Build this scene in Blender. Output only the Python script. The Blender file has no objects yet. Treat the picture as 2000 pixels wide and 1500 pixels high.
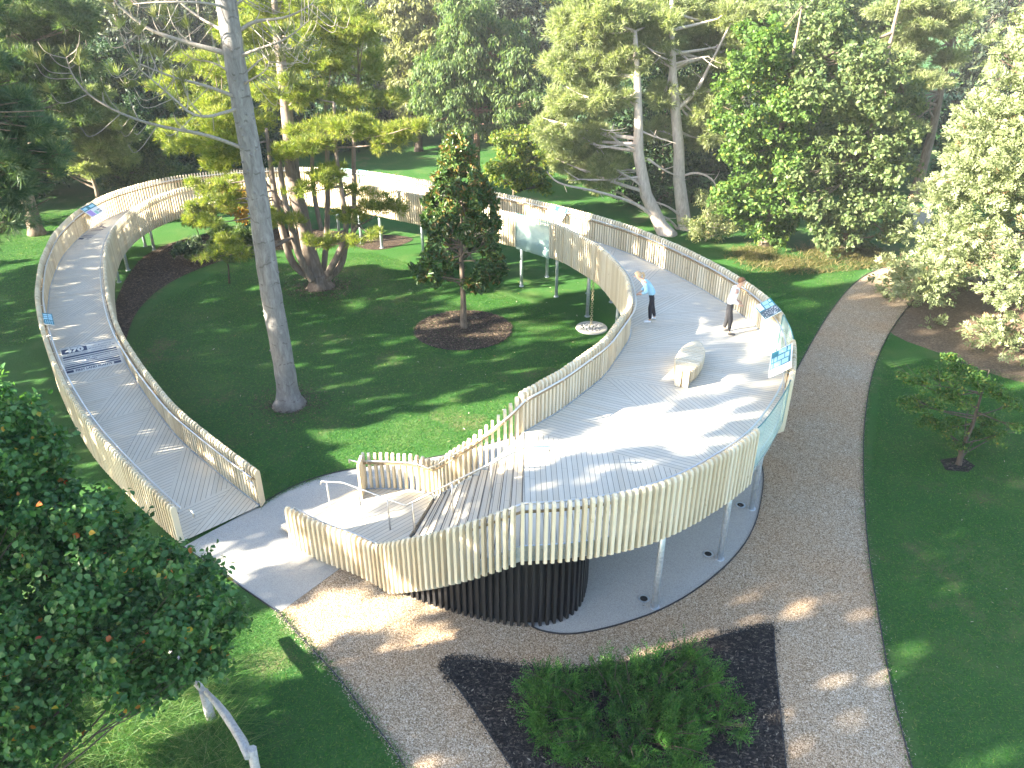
import bpy, bmesh, math, random
import numpy as np
from mathutils import Vector, Matrix

R = math.radians
random.seed(7)
rng = np.random.default_rng(7)
SC = bpy.context.scene
COL = SC.collection

# ------------------------------------------------------------------ camera, sky, sun, exposure
CAM_H, TILT, FPX = 12.2, R(28), 1500.0
cam_d = bpy.data.cameras.new('camera')
cam_d.sensor_width = 36.0
cam_d.lens = 27.0
cam_d.clip_start = 0.1
cam_d.clip_end = 2000.0
cam = bpy.data.objects.new('camera', cam_d)
COL.objects.link(cam)
cam.location = (0, 0, CAM_H)
cam.rotation_euler = (R(90) - TILT, 0, 0)
SC.camera = cam

SUN_EL = R(23)
SUN_TO = Vector((-0.93 * math.cos(SUN_EL), -0.37 * math.cos(SUN_EL), math.sin(SUN_EL))).normalized()
world = bpy.data.worlds.new('World')
SC.world = world
world.use_nodes = True
wn = world.node_tree
bg = wn.nodes['Background']
sky = wn.nodes.new('ShaderNodeTexSky')
sky.sky_type = 'NISHITA'
sky.sun_disc = False
sky.sun_elevation = SUN_EL
sky.sun_rotation = math.atan2(SUN_TO.x, SUN_TO.y)
wn.links.new(sky.outputs[0], bg.inputs[0])
bg.inputs[1].default_value = 0.07
sun_d = bpy.data.lights.new('sun', 'SUN')
sun_d.energy = 5.0
sun_d.angle = R(0.5)
sun_d.color = (1.0, 0.90, 0.72)
sun = bpy.data.objects.new('sun', sun_d)
COL.objects.link(sun)
sun.rotation_euler = SUN_TO.to_track_quat('Z', 'Y').to_euler()
SC.view_settings.view_transform = 'Standard'
SC.view_settings.look = 'None'
SC.view_settings.gamma = 1.0
SC.view_settings.exposure = 3.32
SC.cycles.max_bounces = 6
SC.cycles.diffuse_bounces = 3
SC.cycles.transparent_max_bounces = 12

# ------------------------------------------------------------------ small helpers
def at(px, py, Y):
    """point at ground distance Y on the line of sight through a measured spot of the photograph"""
    u, v = (px - 1000) / FPX, (py - 750) / FPX
    c, s = math.cos(TILT), math.sin(TILT)
    t = Y / (c - v * s)
    return Vector((u * t, Y, CAM_H + t * (-s - v * c)))

def tag(o, label, cat, group=None, kind=None):
    o['label'] = label
    o['category'] = cat
    if group: o['group'] = group
    if kind: o['kind'] = kind
    return o

def thing(name, label, cat, loc=(0, 0, 0), rz=0.0, group=None):
    o = bpy.data.objects.new(name, None)
    COL.objects.link(o)
    o.empty_display_size = 0.3
    o.location = loc
    o.rotation_euler = (0, 0, rz)
    return tag(o, label, cat, group)

def np_mesh(name, V, F, mat, parent=None, tint=None, uv=None, smooth=False):
    V = np.asarray(V, np.float32); F = np.asarray(F, np.int32)
    m, k = F.shape
    me = bpy.data.meshes.new(name)
    me.vertices.add(len(V)); me.vertices.foreach_set('co', V.ravel())
    me.loops.add(m * k); me.loops.foreach_set('vertex_index', F.ravel())
    me.polygons.add(m)
    me.polygons.foreach_set('loop_start', np.arange(0, m * k, k, dtype=np.int32))
    me.polygons.foreach_set('loop_total', np.full(m, k, np.int32))
    if smooth: me.polygons.foreach_set('use_smooth', np.ones(m, bool))
    if tint is not None:
        a = me.attributes.new('tint', 'FLOAT', 'FACE')
        a.data.foreach_set('value', np.asarray(tint, np.float32))
    me.update(calc_edges=True)
    o = bpy.data.objects.new(name, me)
    COL.objects.link(o)
    for mm in (mat if isinstance(mat, (list, tuple)) else [mat]): me.materials.append(mm)
    if parent: o.parent = parent
    return o

class MB:
    """collects shapes and links them as one mesh object (coordinates are local to the parent)"""
    def __init__(s): s.v = []; s.f = []; s.t = []; s.m = []; s.uv = []; s.sm = []
    def add(s, verts, faces, tint=None, mi=0, uvs=None, smooth=False):
        b = len(s.v); s.v += [tuple(p) for p in verts]
        tt = random.random() if tint is None else tint
        for i, f in enumerate(faces):
            s.f.append([b + j for j in f]); s.t.append(tt); s.m.append(mi); s.sm.append(smooth)
            s.uv.append(None if uvs is None else uvs[i])
    def box(s, c, size, rz=0.0, tint=None, mi=0, M=None):
        x, y, z = [q / 2 for q in size]
        P = [Vector((a * x, b * y, d * z)) for d in (-1, 1) for a, b in ((-1, -1), (1, -1), (1, 1), (-1, 1))]
        rot = Matrix.Rotation(rz, 3, 'Z') if M is None else M
        s.add([rot @ p + Vector(c) for p in P],
              [(3, 2, 1, 0), (4, 5, 6, 7), (0, 1, 5, 4), (1, 2, 6, 5), (2, 3, 7, 6), (3, 0, 4, 7)], tint, mi)
    def prism(s, poly, z0, z1, tint=None, mi=0):
        n = len(poly)
        s.add([(p[0], p[1], z0) for p in poly] + [(p[0], p[1], z1) for p in poly],
              [tuple(range(n - 1, -1, -1)), tuple(range(n, 2 * n))] + [(i, (i + 1) % n, n + (i + 1) % n, n + i) for i in range(n)], tint, mi)
    def tube(s, pts, rad, n=8, tint=None, mi=0, cap=True, jitter=0.0):
        pts = [Vector(p) for p in pts]
        rad = [rad] * len(pts) if not isinstance(rad, (list, tuple, np.ndarray)) else list(rad)
        V = []; prev = None
        for i, p in enumerate(pts):
            d = (pts[min(i + 1, len(pts) - 1)] - pts[max(i - 1, 0)])
            if d.length < 1e-9: d = Vector((0, 0, 1))
            d.normalize()
            a = prev - d * prev.dot(d) if prev is not None else None
            if a is None or a.length < 1e-4:
                a = d.cross(Vector((0, 0, 1)) if abs(d.z) < 0.9 else Vector((1, 0, 0)))
            a.normalize(); prev = a
            b = d.cross(a)
            for k in range(n):
                t = 2 * math.pi * k / n
                rr = rad[i] * (1 + (random.uniform(-jitter, jitter) if jitter else 0))
                V.append(p + a * math.cos(t) * rr + b * math.sin(t) * rr)
        F = []
        for i in range(len(pts) - 1):
            for k in range(n):
                F.append((i * n + k, i * n + (k + 1) % n, (i + 1) * n + (k + 1) % n, (i + 1) * n + k))
        tt = random.random() if tint is None else tint
        s.add(V, F, tt, mi, smooth=True)
        if cap:
            b = len(s.v) - len(V)
            for fc in (list(range(n - 1, -1, -1)), list(range((len(pts) - 1) * n, len(pts) * n))):
                s.f.append([b + j for j in fc]); s.t.append(tt); s.m.append(mi); s.uv.append(None); s.sm.append(False)
    def build(s, name, mat, parent=None, kind=None):
        me = bpy.data.meshes.new(name)
        me.from_pydata(s.v, [], s.f)
        a = me.attributes.new('tint', 'FLOAT', 'FACE')
        a.data.foreach_set('value', np.array(s.t, np.float32))
        me.polygons.foreach_set('use_smooth', np.array(s.sm, bool))
        me.polygons.foreach_set('material_index', np.array(s.m, np.int32))
        if any(u is not None for u in s.uv):
            l = me.uv_layers.new(name='UVMap')
            for p, u in zip(me.polygons, s.uv):
                if u is None: continue
                for li, c in zip(p.loop_indices, u): l.data[li].uv = c
        me.update()
        o = bpy.data.objects.new(name, me)
        COL.objects.link(o)
        for mm in (mat if isinstance(mat, (list, tuple)) else [mat]): me.materials.append(mm)
        if parent: o.parent = parent
        if kind: o['kind'] = kind
        return o

def chaikin(P, n=2, closed=False):
    P = [tuple(p) for p in P]
    for _ in range(n):
        Q = [] if closed else [P[0]]
        m = len(P)
        for i in range(m if closed else m - 1):
            a, b = P[i], P[(i + 1) % m]
            Q.append(tuple(0.75 * x + 0.25 * y for x, y in zip(a, b)))
            Q.append(tuple(0.25 * x + 0.75 * y for x, y in zip(a, b)))
        if not closed: Q.append(P[-1])
        P = Q
    return P

# ------------------------------------------------------------------ materials
class NT:
    def __init__(s, name):
        s.m = bpy.data.materials.new(name); s.m.use_nodes = True
        s.t = s.m.node_tree; s.n = s.t.nodes; s.l = s.t.links
        s.b = s.n['Principled BSDF']; s.out = s.n['Material Output']
    def node(s, t, **kw):
        n = s.n.new('ShaderNode' + t)
        for k, v in kw.items(): setattr(n, k, v)
        return n
    def link(s, a, b): s.l.new(a, b)
    def geo(s): return s.node('NewGeometry').outputs['Position']
    def noise(s, vec, scale, detail=4, rough=0.6, dist=0.0):
        n = s.node('TexNoise'); n.inputs['Scale'].default_value = scale
        n.inputs['Detail'].default_value = detail; n.inputs['Roughness'].default_value = rough
        n.inputs['Distortion'].default_value = dist
        if vec is not None: s.link(vec, n.inputs['Vector'])
        return n.outputs['Fac']
    def ramp(s, fac, stops):
        r = s.node('ValToRGB'); e = r.color_ramp.elements
        while len(e) < len(stops): e.new(0.5)
        for q, (p, c) in zip(e, stops):
            q.position = p; q.color = (*c, 1) if len(c) == 3 else c
        s.link(fac, r.inputs['Fac']); return r.outputs['Color']
    def mix(s, fac, a, b, mode='MIX'):
        m = s.node('Mix', data_type='RGBA', blend_type=mode)
        for i, q in ((0, fac), (6, a), (7, b)):
            if hasattr(q, 'links'): s.link(q, m.inputs[i])
            else: m.inputs[i].default_value = q if i == 0 else ((*q, 1) if len(q) == 3 else q)
        return m.outputs[2]
    def math(s, op, a, b=0.0, c=0.0):
        m = s.node('Math', operation=op)
        for i, q in enumerate((a, b, c)):
            if hasattr(q, 'links'): s.link(q, m.inputs[i])
            else: m.inputs[i].default_value = q
        return m.outputs[0]
    def mapping(s, vec, scale=(1, 1, 1), rot=(0, 0, 0)):
        m = s.node('Mapping'); m.inputs['Scale'].default_value = scale; m.inputs['Rotation'].default_value = rot
        s.link(vec, m.inputs['Vector']); return m.outputs[0]
    def bump(s, h, strength=0.3, dist=0.02):
        b = s.node('Bump'); b.inputs['Strength'].default_value = strength; b.inputs['Distance'].default_value = dist
        s.link(h, b.inputs['Height']); s.link(b.outputs[0], s.b.inputs['Normal'])
    def attr(s, name='tint'): return s.node('Attribute', attribute_name=name).outputs['Fac']
    def fin(s, col=None, rough=0.7, metal=0.0, spec=0.5):
        if col is not None:
            if hasattr(col, 'links'): s.link(col, s.b.inputs['Base Color'])
            else: s.b.inputs['Base Color'].default_value = (*col, 1)
        if hasattr(rough, 'links'): s.link(rough, s.b.inputs['Roughness'])
        else: s.b.inputs['Roughness'].default_value = rough
        s.b.inputs['Metallic'].default_value = metal
        s.b.inputs['Specular IOR Level'].default_value = spec
        return s.m

def plain(name, col, rough=0.6, metal=0.0, var=0.12, scale=6.0):
    n = NT(name)
    f = n.noise(n.geo(), scale, 5)
    c = n.mix(f, tuple(x * (1 - var) for x in col), tuple(min(1, x * (1 + var)) for x in col))
    return n.fin(c, rough, metal)

def leaf_mat(name, stops, trans=0.35, rough=0.55):
    """stops: (position, colour) along the per-leaf random tint"""
    n = NT(name)
    c = n.ramp(n.attr(), stops)
    c = n.mix(n.math('MULTIPLY', n.noise(n.geo(), 0.35, 3), 0.5), c, n.mix(0.5, c, (0.9, 0.95, 0.55), 'MULTIPLY'))
    n.fin(c, rough, 0.0, 0.35)
    tr = n.node('BsdfTranslucent')
    n.link(n.mix(1.0, c, (1.35, 1.5, 0.6), 'MULTIPLY'), tr.inputs['Color'])
    ms = n.node('MixShader'); ms.inputs[0].default_value = trans
    n.link(n.b.outputs[0], ms.inputs[1]); n.link(tr.outputs[0], ms.inputs[2])
    n.link(ms.outputs[0], n.out.inputs['Surface'])
    return n.m

def bark_mat(name, a, b, scale=(9, 9, 2.0), strength=0.5):
    n = NT(name)
    p = n.mapping(n.geo(), scale)
    f = n.noise(p, 1.0, 6, 0.7, 0.6)
    c = n.ramp(f, [(0.3, a), (0.68, b)])
    n.bump(f, strength, 0.03)
    return n.fin(c, 0.9, 0.0, 0.2)

def slat_mat():
    n = NT('pale_larch_slats')
    p = n.mapping(n.geo(), (9, 9, 0.9))
    g = n.noise(p, 1.0, 5, 0.65, 0.8)
    c = n.ramp(n.attr(), [(0.0, (0.60, 0.51, 0.36)), (0.3, (0.72, 0.64, 0.48)), (0.65, (0.79, 0.72, 0.57)), (0.88, (0.68, 0.58, 0.41)), (1.0, (0.52, 0.44, 0.32))])
    c = n.mix(n.math('MULTIPLY', g, 0.5), c, (0.42, 0.33, 0.21))
    kn = n.noise(n.geo(), 5.0, 2)
    c = n.mix(n.math('MULTIPLY', n.math('GREATER_THAN', kn, 0.70), 0.35), c, (0.33, 0.22, 0.11))
    n.bump(g, 0.15, 0.01)
    return n.fin(c, 0.75, 0.0, 0.25)

def deck_mat():
    n = NT('grooved_larch_decking')
    uv = n.node('UVMap').outputs[0]
    sp = n.node('SeparateXYZ'); n.link(uv, sp.inputs[0])
    u = n.math('DIVIDE', sp.outputs[0], 0.118)
    fr = n.math('FRACT', u); fl = n.math('FLOOR', u)
    gap = n.math('LESS_THAN', fr, 0.13)
    gr = n.math('LESS_THAN', n.math('FRACT', n.math('MULTIPLY', u, 3.0)), 0.16)
    wn_ = n.node('TexWhiteNoise', noise_dimensions='1D'); n.link(fl, wn_.inputs['W'])
    jo = n.math('LESS_THAN', n.math('FRACT', n.math('ADD', n.math('DIVIDE', sp.outputs[1], 3.1), wn_.outputs['Value'])), 0.004)
    cmb = n.node('CombineXYZ'); n.link(n.math('MULTIPLY', sp.outputs[0], 22.0), cmb.inputs[0]); n.link(n.math('MULTIPLY', sp.outputs[1], 1.4), cmb.inputs[1])
    grain = n.noise(cmb.outputs[0], 1.0, 5, 0.65)
    c = n.ramp(wn_.outputs['Value'], [(0.0, (0.63, 0.585, 0.49)), (0.5, (0.69, 0.645, 0.55)), (1.0, (0.64, 0.575, 0.465))])
    c = n.mix(n.math('MULTIPLY', grain, 0.45), c, (0.40, 0.35, 0.27))
    st = n.noise(n.geo(), 0.8, 4)
    c = n.mix(n.math('MULTIPLY', n.math('SUBTRACT', st, 0.42), 0.8), c, (0.36, 0.33, 0.28))
    c = n.mix(n.math('MULTIPLY', gr, 0.18), c, (0.22, 0.20, 0.17))
    dark = n.math('MAXIMUM', gap, n.math('MULTIPLY', jo, 0.45))
    c = n.mix(n.math('MULTIPLY', dark, 0.70), c, (0.12, 0.115, 0.10))
    n.bump(n.math('SUBTRACT', 1.0, dark), 0.5, 0.01)
    return n.fin(c, 0.65, 0.0, 0.3)

def grass_mat():
    n = NT('mown_grass')
    p = n.geo()
    big = n.noise(p, 0.16, 4, 0.55)
    mid = n.noise(p, 1.1, 5, 0.7)
    fine = n.noise(p, 19.0, 4, 0.85)
    st = n.noise(n.mapping(p, (16, 34, 10), (0, 0, 0.5)), 1.0, 3, 0.8)
    c = n.ramp(big, [(0.32, (0.014, 0.092, 0.018)), (0.5, (0.021, 0.112, 0.021)), (0.68, (0.038, 0.122, 0.026))])
    c = n.mix(n.math('MULTIPLY', n.math('SUBTRACT', mid, 0.35), 1.1), c, (0.050, 0.125, 0.030))
    fac = n.math('MULTIPLY', n.math('ADD', fine, st), 0.5)
    c = n.mix(n.ramp(fac, [(0.34, (0, 0, 0)), (0.66, (1, 1, 1))]), n.mix(0.62, c, (0.006, 0.024, 0.005)), n.mix(0.26, c, (0.15, 0.30, 0.06)))
    c = n.mix(n.ramp(n.noise(p, 0.5, 5, 0.65), [(.50, (0, 0, 0)), (.70, (.7, .7, .7))]), c, (0.085, 0.140, 0.040))
    bare = n.noise(p, 0.33, 6, 0.7)
    c = n.mix(n.math('MULTIPLY', n.math('MAXIMUM', n.math('SUBTRACT', bare, 0.57), 0.0), 5.0), c, (0.17, 0.14, 0.075))
    n.bump(fac, 1.0, 0.06)
    n.fin(c, 0.8, 0.0, 0.15)
    return n.m

def gravel_mat():
    n = NT('bound_gravel')
    p = n.geo()
    v = n.node('TexVoronoi'); v.inputs['Scale'].default_value = 56.0; n.link(p, v.inputs['Vector'])
    sp = n.node('SeparateColor'); n.link(v.outputs['Color'], sp.inputs[0])
    c = n.ramp(sp.outputs[0], [(0.0, (0.155, 0.115, 0.075)), (0.35, (0.32, 0.25, 0.17)), (0.62, (0.44, 0.36, 0.26)), (0.85, (0.55, 0.47, 0.37)), (1.0, (0.70, 0.63, 0.54))])
    big = n.noise(p, 0.35, 5, 0.6)
    c = n.mix(n.ramp(big, [(0.30, (0, 0, 0)), (0.62, (0.75, 0.75, 0.75))]), c, n.mix(1.0, c, (1.05, 0.84, 0.66), 'MULTIPLY'))
    mid = n.noise(p, 5.0, 4, 0.7)
    c = n.mix(n.math('MULTIPLY', mid, 0.5), c, n.mix(1.0, c, (0.55, 0.55, 0.55), 'MULTIPLY'))
    n.bump(n.math('SUBTRACT', 1.0, v.outputs['Distance']), 0.7, 0.02)
    return n.fin(c, 0.85, 0.0, 0.25)

def paving_mat():
    n = NT('pale_resin_paving')
    p = n.geo()
    f = n.noise(p, 55.0, 3, 0.8); b = n.noise(p, 0.5, 5, 0.6)
    c = n.ramp(f, [(0.32, (0.22, 0.215, 0.205)), (0.5, (0.40, 0.39, 0.365)), (0.7, (0.54, 0.52, 0.48))])
    c = n.mix(n.math('MULTIPLY', b, 0.45), c, (0.33, 0.315, 0.285))
    n.bump(f, 0.25, 0.01)
    return n.fin(c, 0.8, 0.0, 0.25)

def mulch_mat(name, a, b, hi):
    n = NT(name)
    p = n.geo()
    v = n.node('TexVoronoi'); v.inputs['Scale'].default_value = 17.0
    n.link(n.mapping(p, (1, 2.1, 1), (0, 0, 0.7)), v.inputs['Vector'])
    sp = n.node('SeparateColor'); n.link(v.outputs['Color'], sp.inputs[0])
    c = n.ramp(sp.outputs[1], [(0.0, a), (0.75, b), (0.97, hi), (1.0, hi)])
    c = n.mix(n.noise(p, 1.2, 4), c, n.mix(0.4, c, a))
    n.bump(n.noise(p, 22.0, 4, 0.8), 1.0, 0.05)
    return n.fin(c, 0.9, 0.0, 0.2)

def steel_mat():
    n = NT('galvanised_steel')
    v = n.node('TexVoronoi'); v.inputs['Scale'].default_value = 16.0; n.link(n.geo(), v.inputs['Vector'])
    sp = n.node('SeparateColor'); n.link(v.outputs['Color'], sp.inputs[0])
    c = n.ramp(sp.outputs[0], [(0, (0.40, 0.46, 0.52)), (1, (0.56, 0.61, 0.66))])
    return n.fin(c, 0.42, 0.55)

def glass_mat():
    n = NT('pale_green_glass')
    n.fin((0.62, 0.74, 0.72), 0.12)
    tr = n.node('BsdfTransparent'); tr.inputs[0].default_value = (0.84, 0.93, 0.92, 1)
    tl = n.node('BsdfTranslucent'); tl.inputs[0].default_value = (0.62, 0.76, 0.73, 1)
    m0 = n.node('MixShader'); m0.inputs[0].default_value = 0.45
    n.link(n.b.outputs[0], m0.inputs[1]); n.link(tl.outputs[0], m0.inputs[2])
    m1 = n.node('MixShader'); m1.inputs[0].default_value = 0.36
    n.link(tr.outputs[0], m1.inputs[1]); n.link(m0.outputs[0], m1.inputs[2])
    n.link(m1.outputs[0], n.out.inputs['Surface'])
    return n.m

M_SLAT, M_DECK, M_GRASS, M_GRAVEL, M_PAVE = slat_mat(), deck_mat(), grass_mat(), gravel_mat(), paving_mat()
M_STEEL, M_GLASS = steel_mat(), glass_mat()
M_BLACK = plain('black_stained_timber', (0.012, 0.012, 0.014), 0.55, 0, 0.3)
M_RAIL = plain('brushed_steel', (0.62, 0.62, 0.62), 0.3, 0.8, 0.05)
M_MULCH_B = mulch_mat('brown_bark_mulch', (0.024, 0.018, 0.014), (0.070, 0.049, 0.037), (0.20, 0.145, 0.105))
M_MULCH_K = mulch_mat('dark_bark_mulch', (0.012, 0.011, 0.012), (0.035, 0.030, 0.030), (0.16, 0.13, 0.11))
M_SOIL = mulch_mat('dry_needle_soil', (0.10, 0.07, 0.05), (0.17, 0.125, 0.085), (0.26, 0.20, 0.14))
M_EDGE = plain('dark_steel_edging', (0.035, 0.035, 0.04), 0.6, 0.3)
M_NAVY = plain('navy_paint', (0.012, 0.030, 0.085), 0.6, 0, 0.2)
M_PALEPAINT = plain('pale_paint', (0.60, 0.60, 0.56), 0.6, 0, 0.08)

# ------------------------------------------------------------------ ground sheets
def sheet(name, poly, z, mat, kind='structure'):
    me = bpy.data.meshes.new(name)
    bm = bmesh.new()
    bm.faces.new([bm.verts.new((p[0], p[1], z)) for p in poly])
    bm.normal_update()
    bmesh.ops.triangulate(bm, faces=bm.faces)
    bm.normal_update()
    bmesh.ops.recalc_face_normals(bm, faces=bm.faces)
    if bm.faces and sum(f.normal.z for f in bm.faces) < 0: bmesh.ops.reverse_faces(bm, faces=bm.faces)
    bm.to_mesh(me); bm.free()
    me.materials.append(mat)
    o = bpy.data.objects.new(name, me); COL.objects.link(o)
    o['kind'] = kind
    return o

def strip(mb, path, w, z0, z1, tint=0.5):
    """an upright strip of width w along a path on the ground"""
    P = [Vector((p[0], p[1])) for p in path]
    L = []; Rr = []
    for i, p in enumerate(P):
        d = (P[min(i + 1, len(P) - 1)] - P[max(i - 1, 0)]).normalized()
        nn = Vector((-d.y, d.x)) * w / 2
        L.append(p + nn); Rr.append(p - nn)
    n = len(P)
    V = [(q.x, q.y, z0) for q in L] + [(q.x, q.y, z1) for q in L] + [(q.x, q.y, z0) for q in Rr] + [(q.x, q.y, z1) for q in Rr]
    F = []
    for i in range(n - 1):
        F += [(n + i, n + i + 1, 3 * n + i + 1, 3 * n + i), (i + 1, i, 2 * n + i, 2 * n + i + 1)[::-1],
              (i, i + 1, n + i + 1, n + i)[::-1], (2 * n + i, 2 * n + i + 1, 3 * n + i + 1, 3 * n + i)]
    F += [(0, n, 3 * n, 2 * n), (n - 1, 2 * n - 1, 4 * n - 1, 3 * n - 1)[::-1]]
    mb.add(V, F, tint)

sheet('ground', [(-160, -30), (160, -30), (160, 300), (-160, 300)], 0.0, M_GRASS)
PATH_R = chaikin([(6.3, 5.0), (6.96, 8.68), (7.32, 10.31), (7.92, 12.33), (8.52, 14.33), (9.25, 16.36), (10.2, 18.82), (11.25, 21.21), (12.69, 24.1), (14.56, 27.16), (16.9, 30.33), (18.69, 32.47), (21.91, 34.87), (25.47, 36.78), (32, 40)])
PATH_L = chaikin([(32, 43), (27.49, 40.22), (21.33, 37.18), (19.5, 35.99), (16.75, 34.16), (15.01, 32.15), (13.03, 29.21), (11.52, 26.69), (10.15, 24.3), (9.5, 23.13), (8.56, 21.21), (7.9, 19.9), (7.1, 18.6)])
LAWN_SW = chaikin([(-5.05, 12.36), (-4.23, 11.47), (-3.56, 10.8), (-2.91, 10.01), (-2.32, 9.29), (-1.83, 8.68), (-0.6, 6.6), (0.4, 5.0)])
sheet('path', PATH_R + PATH_L + [(4, 19), (0, 16.5), (-3.93, 13.88)] + LAWN_SW, 0.005, M_GRAVEL)
PAD_IN = chaikin([(-6.6, 16.18), (-6.06, 16.93), (-5.48, 17.4), (-4.85, 17.72), (-4.31, 17.9), (-2.06, 18.47), (-0.75, 19.1), (0.0, 19.52), (0.63, 20.11), (2.5, 20.9), (4.5, 21.0), (6.3, 20.2), (7.1, 18.8)])
PAD_OUT = chaikin([(7.1, 18.8), (7.03, 17.77), (6.63, 16.58), (6.09, 15.3), (5.37, 14.24), (4.42, 13.28), (3.35, 12.48), (2.17, 11.96), (1.23, 11.72), (0.65, 11.82), (0.43, 11.96)])
sheet('pavement', [(-7.95, 14.55)] + PAD_IN + PAD_OUT[1:] + [(-0.5, 12.9), (-2.6, 13.6), (-3.93, 13.88), (-5.05, 12.36)], 0.010, M_PAVE)
BED = chaikin([(-1.21, 10.62), (-1.36, 10.9), (-1.3, 11.02), (-1.08, 11.06), (-0.41, 11.0), (0.51, 10.83), (1.53, 10.83), (2.58, 11.06), (3.7, 11.47), (4.51, 11.74), (5.08, 11.89), (5.48, 11.92)]) + [(5.52, 11.87), (5.34, 11.19), (5.01, 9.73), (4.78, 8.68), (4.3, 6.5), (1.8, 6.0), (0.0, 8.68), (-0.37, 9.29), (-0.77, 9.96)]
sheet('planting_bed', BED, 0.020, M_MULCH_K)
ring = [(-1.9 + 1.86 * math.cos(a), 27.45 + 1.86 * math.sin(a)) for a in np.linspace(0, 2 * math.pi, 49)[:-1]]
sheet('planting_bed', ring, 0.012, M_MULCH_B)
cres = [(-14.5, 26.2), (-14.86, 27.16), (-15.44, 29.21), (-15.6, 31.52), (-15.2, 33.46), (-14.4, 35.2), (-13.2, 36.6), (-11.6, 37.4), (-9.6, 37.6), (-8.6, 38.4), (-8.5, 40.2), (-11.0, 41.0), (-14.5, 40.9), (-17.0, 39.6), (-18.3, 37.0), (-17.6, 33.0), (-16.6, 29.76), (-15.4, 27.0)]
sheet('planting_bed', chaikin(cres, 2, True), 0.012, M_MULCH_B)
sheet('planting_bed', chaikin([(-8.54, 38.87), (-8.17, 39.76), (-6.56, 39.94), (-4.99, 39.31), (-5.6, 38.1), (-6.68, 37.18), (-7.78, 37.59)], 2, True), 0.016, M_MULCH_B)
sheet('soil', chaikin([(14.3, 27.2), (15.6, 30.0), (17.0, 31.2), (20, 33.2), (26, 35), (28, 28), (26, 22), (20.3, 22.0), (17.11, 22.9), (15.92, 25.0)], 2, True), 0.004, M_SOIL)
sheet('planting_bed', [(12.10, 17.8), (12.2, 18.32), (12.9, 18.5), (13.05, 18.02), (12.7, 17.72)], 0.012, M_MULCH_K)
mb = MB()
for path in (PATH_R, PATH_L, LAWN_SW, PAD_IN, PAD_OUT, BED[:-9], BED[-10:-5], BED[-4:] + BED[:2], ring + ring[:1], [(-7.95, 14.55), (-5.05, 12.36)]):
    strip(mb, path, 0.022, -0.05, 0.034)
mb.build('kerb', M_EDGE, kind='structure')

# ------------------------------------------------------------------ the raised walkway: plan curves
_O = np.array([(-7.95, 14.73, 0.0), (-8.77, 15.45, 1.1), (-10.03, 16.64, 2.8), (-11.48, 18.08, 4.9), (-12.98, 19.87, 7.2), (-14.29, 21.62, 9.4), (-15.68, 23.69, 11.9), (-17.13, 26.12, 14.7), (-18.5, 29.0, 17.9), (-19.62, 32.16, 21.3), (-20.1, 34.91, 24.1), (-20.0, 37.5, 26.9), (-19.2, 39.3, 28.6), (-17.9, 40.72, 30.6), (-15.62, 41.74, 33.2), (-12.7, 42.04, 36.1), (-9.83, 41.5, 39.0), (-7.4, 40.17, 41.8), (-5.07, 38.36, 44.8), (-2.4, 36.11, 48.3), (0.0, 34.2, 51.3), (1.74, 32.41, 53.8), (3.31, 30.62, 56.2), (4.69, 28.66, 58.6), (5.84, 26.5, 61.0), (6.77, 24.25, 63.5), (7.30, 22.62, 65.2), (7.56, 21.29, 66.6), (7.60, 20.05, 67.8), (7.37, 18.49, 69.4), (6.56, 16.15, 71.9), (5.11, 13.87, 74.6), (3.23, 12.24, 77.1), (1.89, 11.64, 78.6), (0.94, 11.42, 79.5), (0.19, 11.41, 80.3)])
_I = np.array([(-6.56, 16.1, 0.0), (-7.69, 17.06, 1.4), (-9.69, 18.88, 4.2), (-11.44, 20.99, 7.1), (-13.0, 23.06, 9.9), (-14.02, 24.7, 11.8), (-14.95, 26.4, 13.7), (-16.05, 28.63, 16.4), (-16.85, 30.49, 18.7), (-17.55, 32.62, 20.9), (-17.80, 34.1, 22.7), (-17.85, 35.5, 24.8), (-17.6, 36.9, 27.2), (-16.8, 38.4, 29.9), (-15.0, 39.55, 33.2), (-12.6, 39.85, 36.1), (-10.4, 39.35, 39.0), (-8.6, 38.40, 41.5), (-5.95, 36.35, 45.7), (-3.75, 34.6, 48.2), (0.0, 31.49, 53.3), (1.95, 29.36, 56.5), (3.30, 26.42, 60.1), (3.80, 23.42, 63.2), (3.62, 21.0, 66.3), (2.52, 18.36, 71.1), (1.27, 16.57, 75.6), (0.3, 15.48, 80.3)])
ZS, ZV = [0, 10, 20, 30, 45, 58, 63, 200], [.06, .75, 1.3, 1.78, 2.3, 2.62, 2.67, 2.67]
def zdeck(s): return np.interp(s, ZS, ZV)
S_END = 80.3
SG = np.arange(0, S_END + 1e-6, 0.05); SG = np.r_[SG, S_END]
def smoothcurve(C, win):
    x = np.interp(SG, C[:, 2], C[:, 0]); y = np.interp(SG, C[:, 2], C[:, 1])
    k = np.hanning(2 * int(win / 0.05) + 3); k /= k.sum(); h = len(k) // 2
    out = []
    for a in (x, y):
        pad = np.r_[2 * a[0] - a[h:0:-1], a, 2 * a[-1] - a[-2:-h - 2:-1]]
        out.append(np.convolve(pad, k, 'valid')[:len(a)])
    return np.stack(out, 1)
CO, CI = smoothcurve(_O, 1.6), smoothcurve(_I, 1.6)
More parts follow.
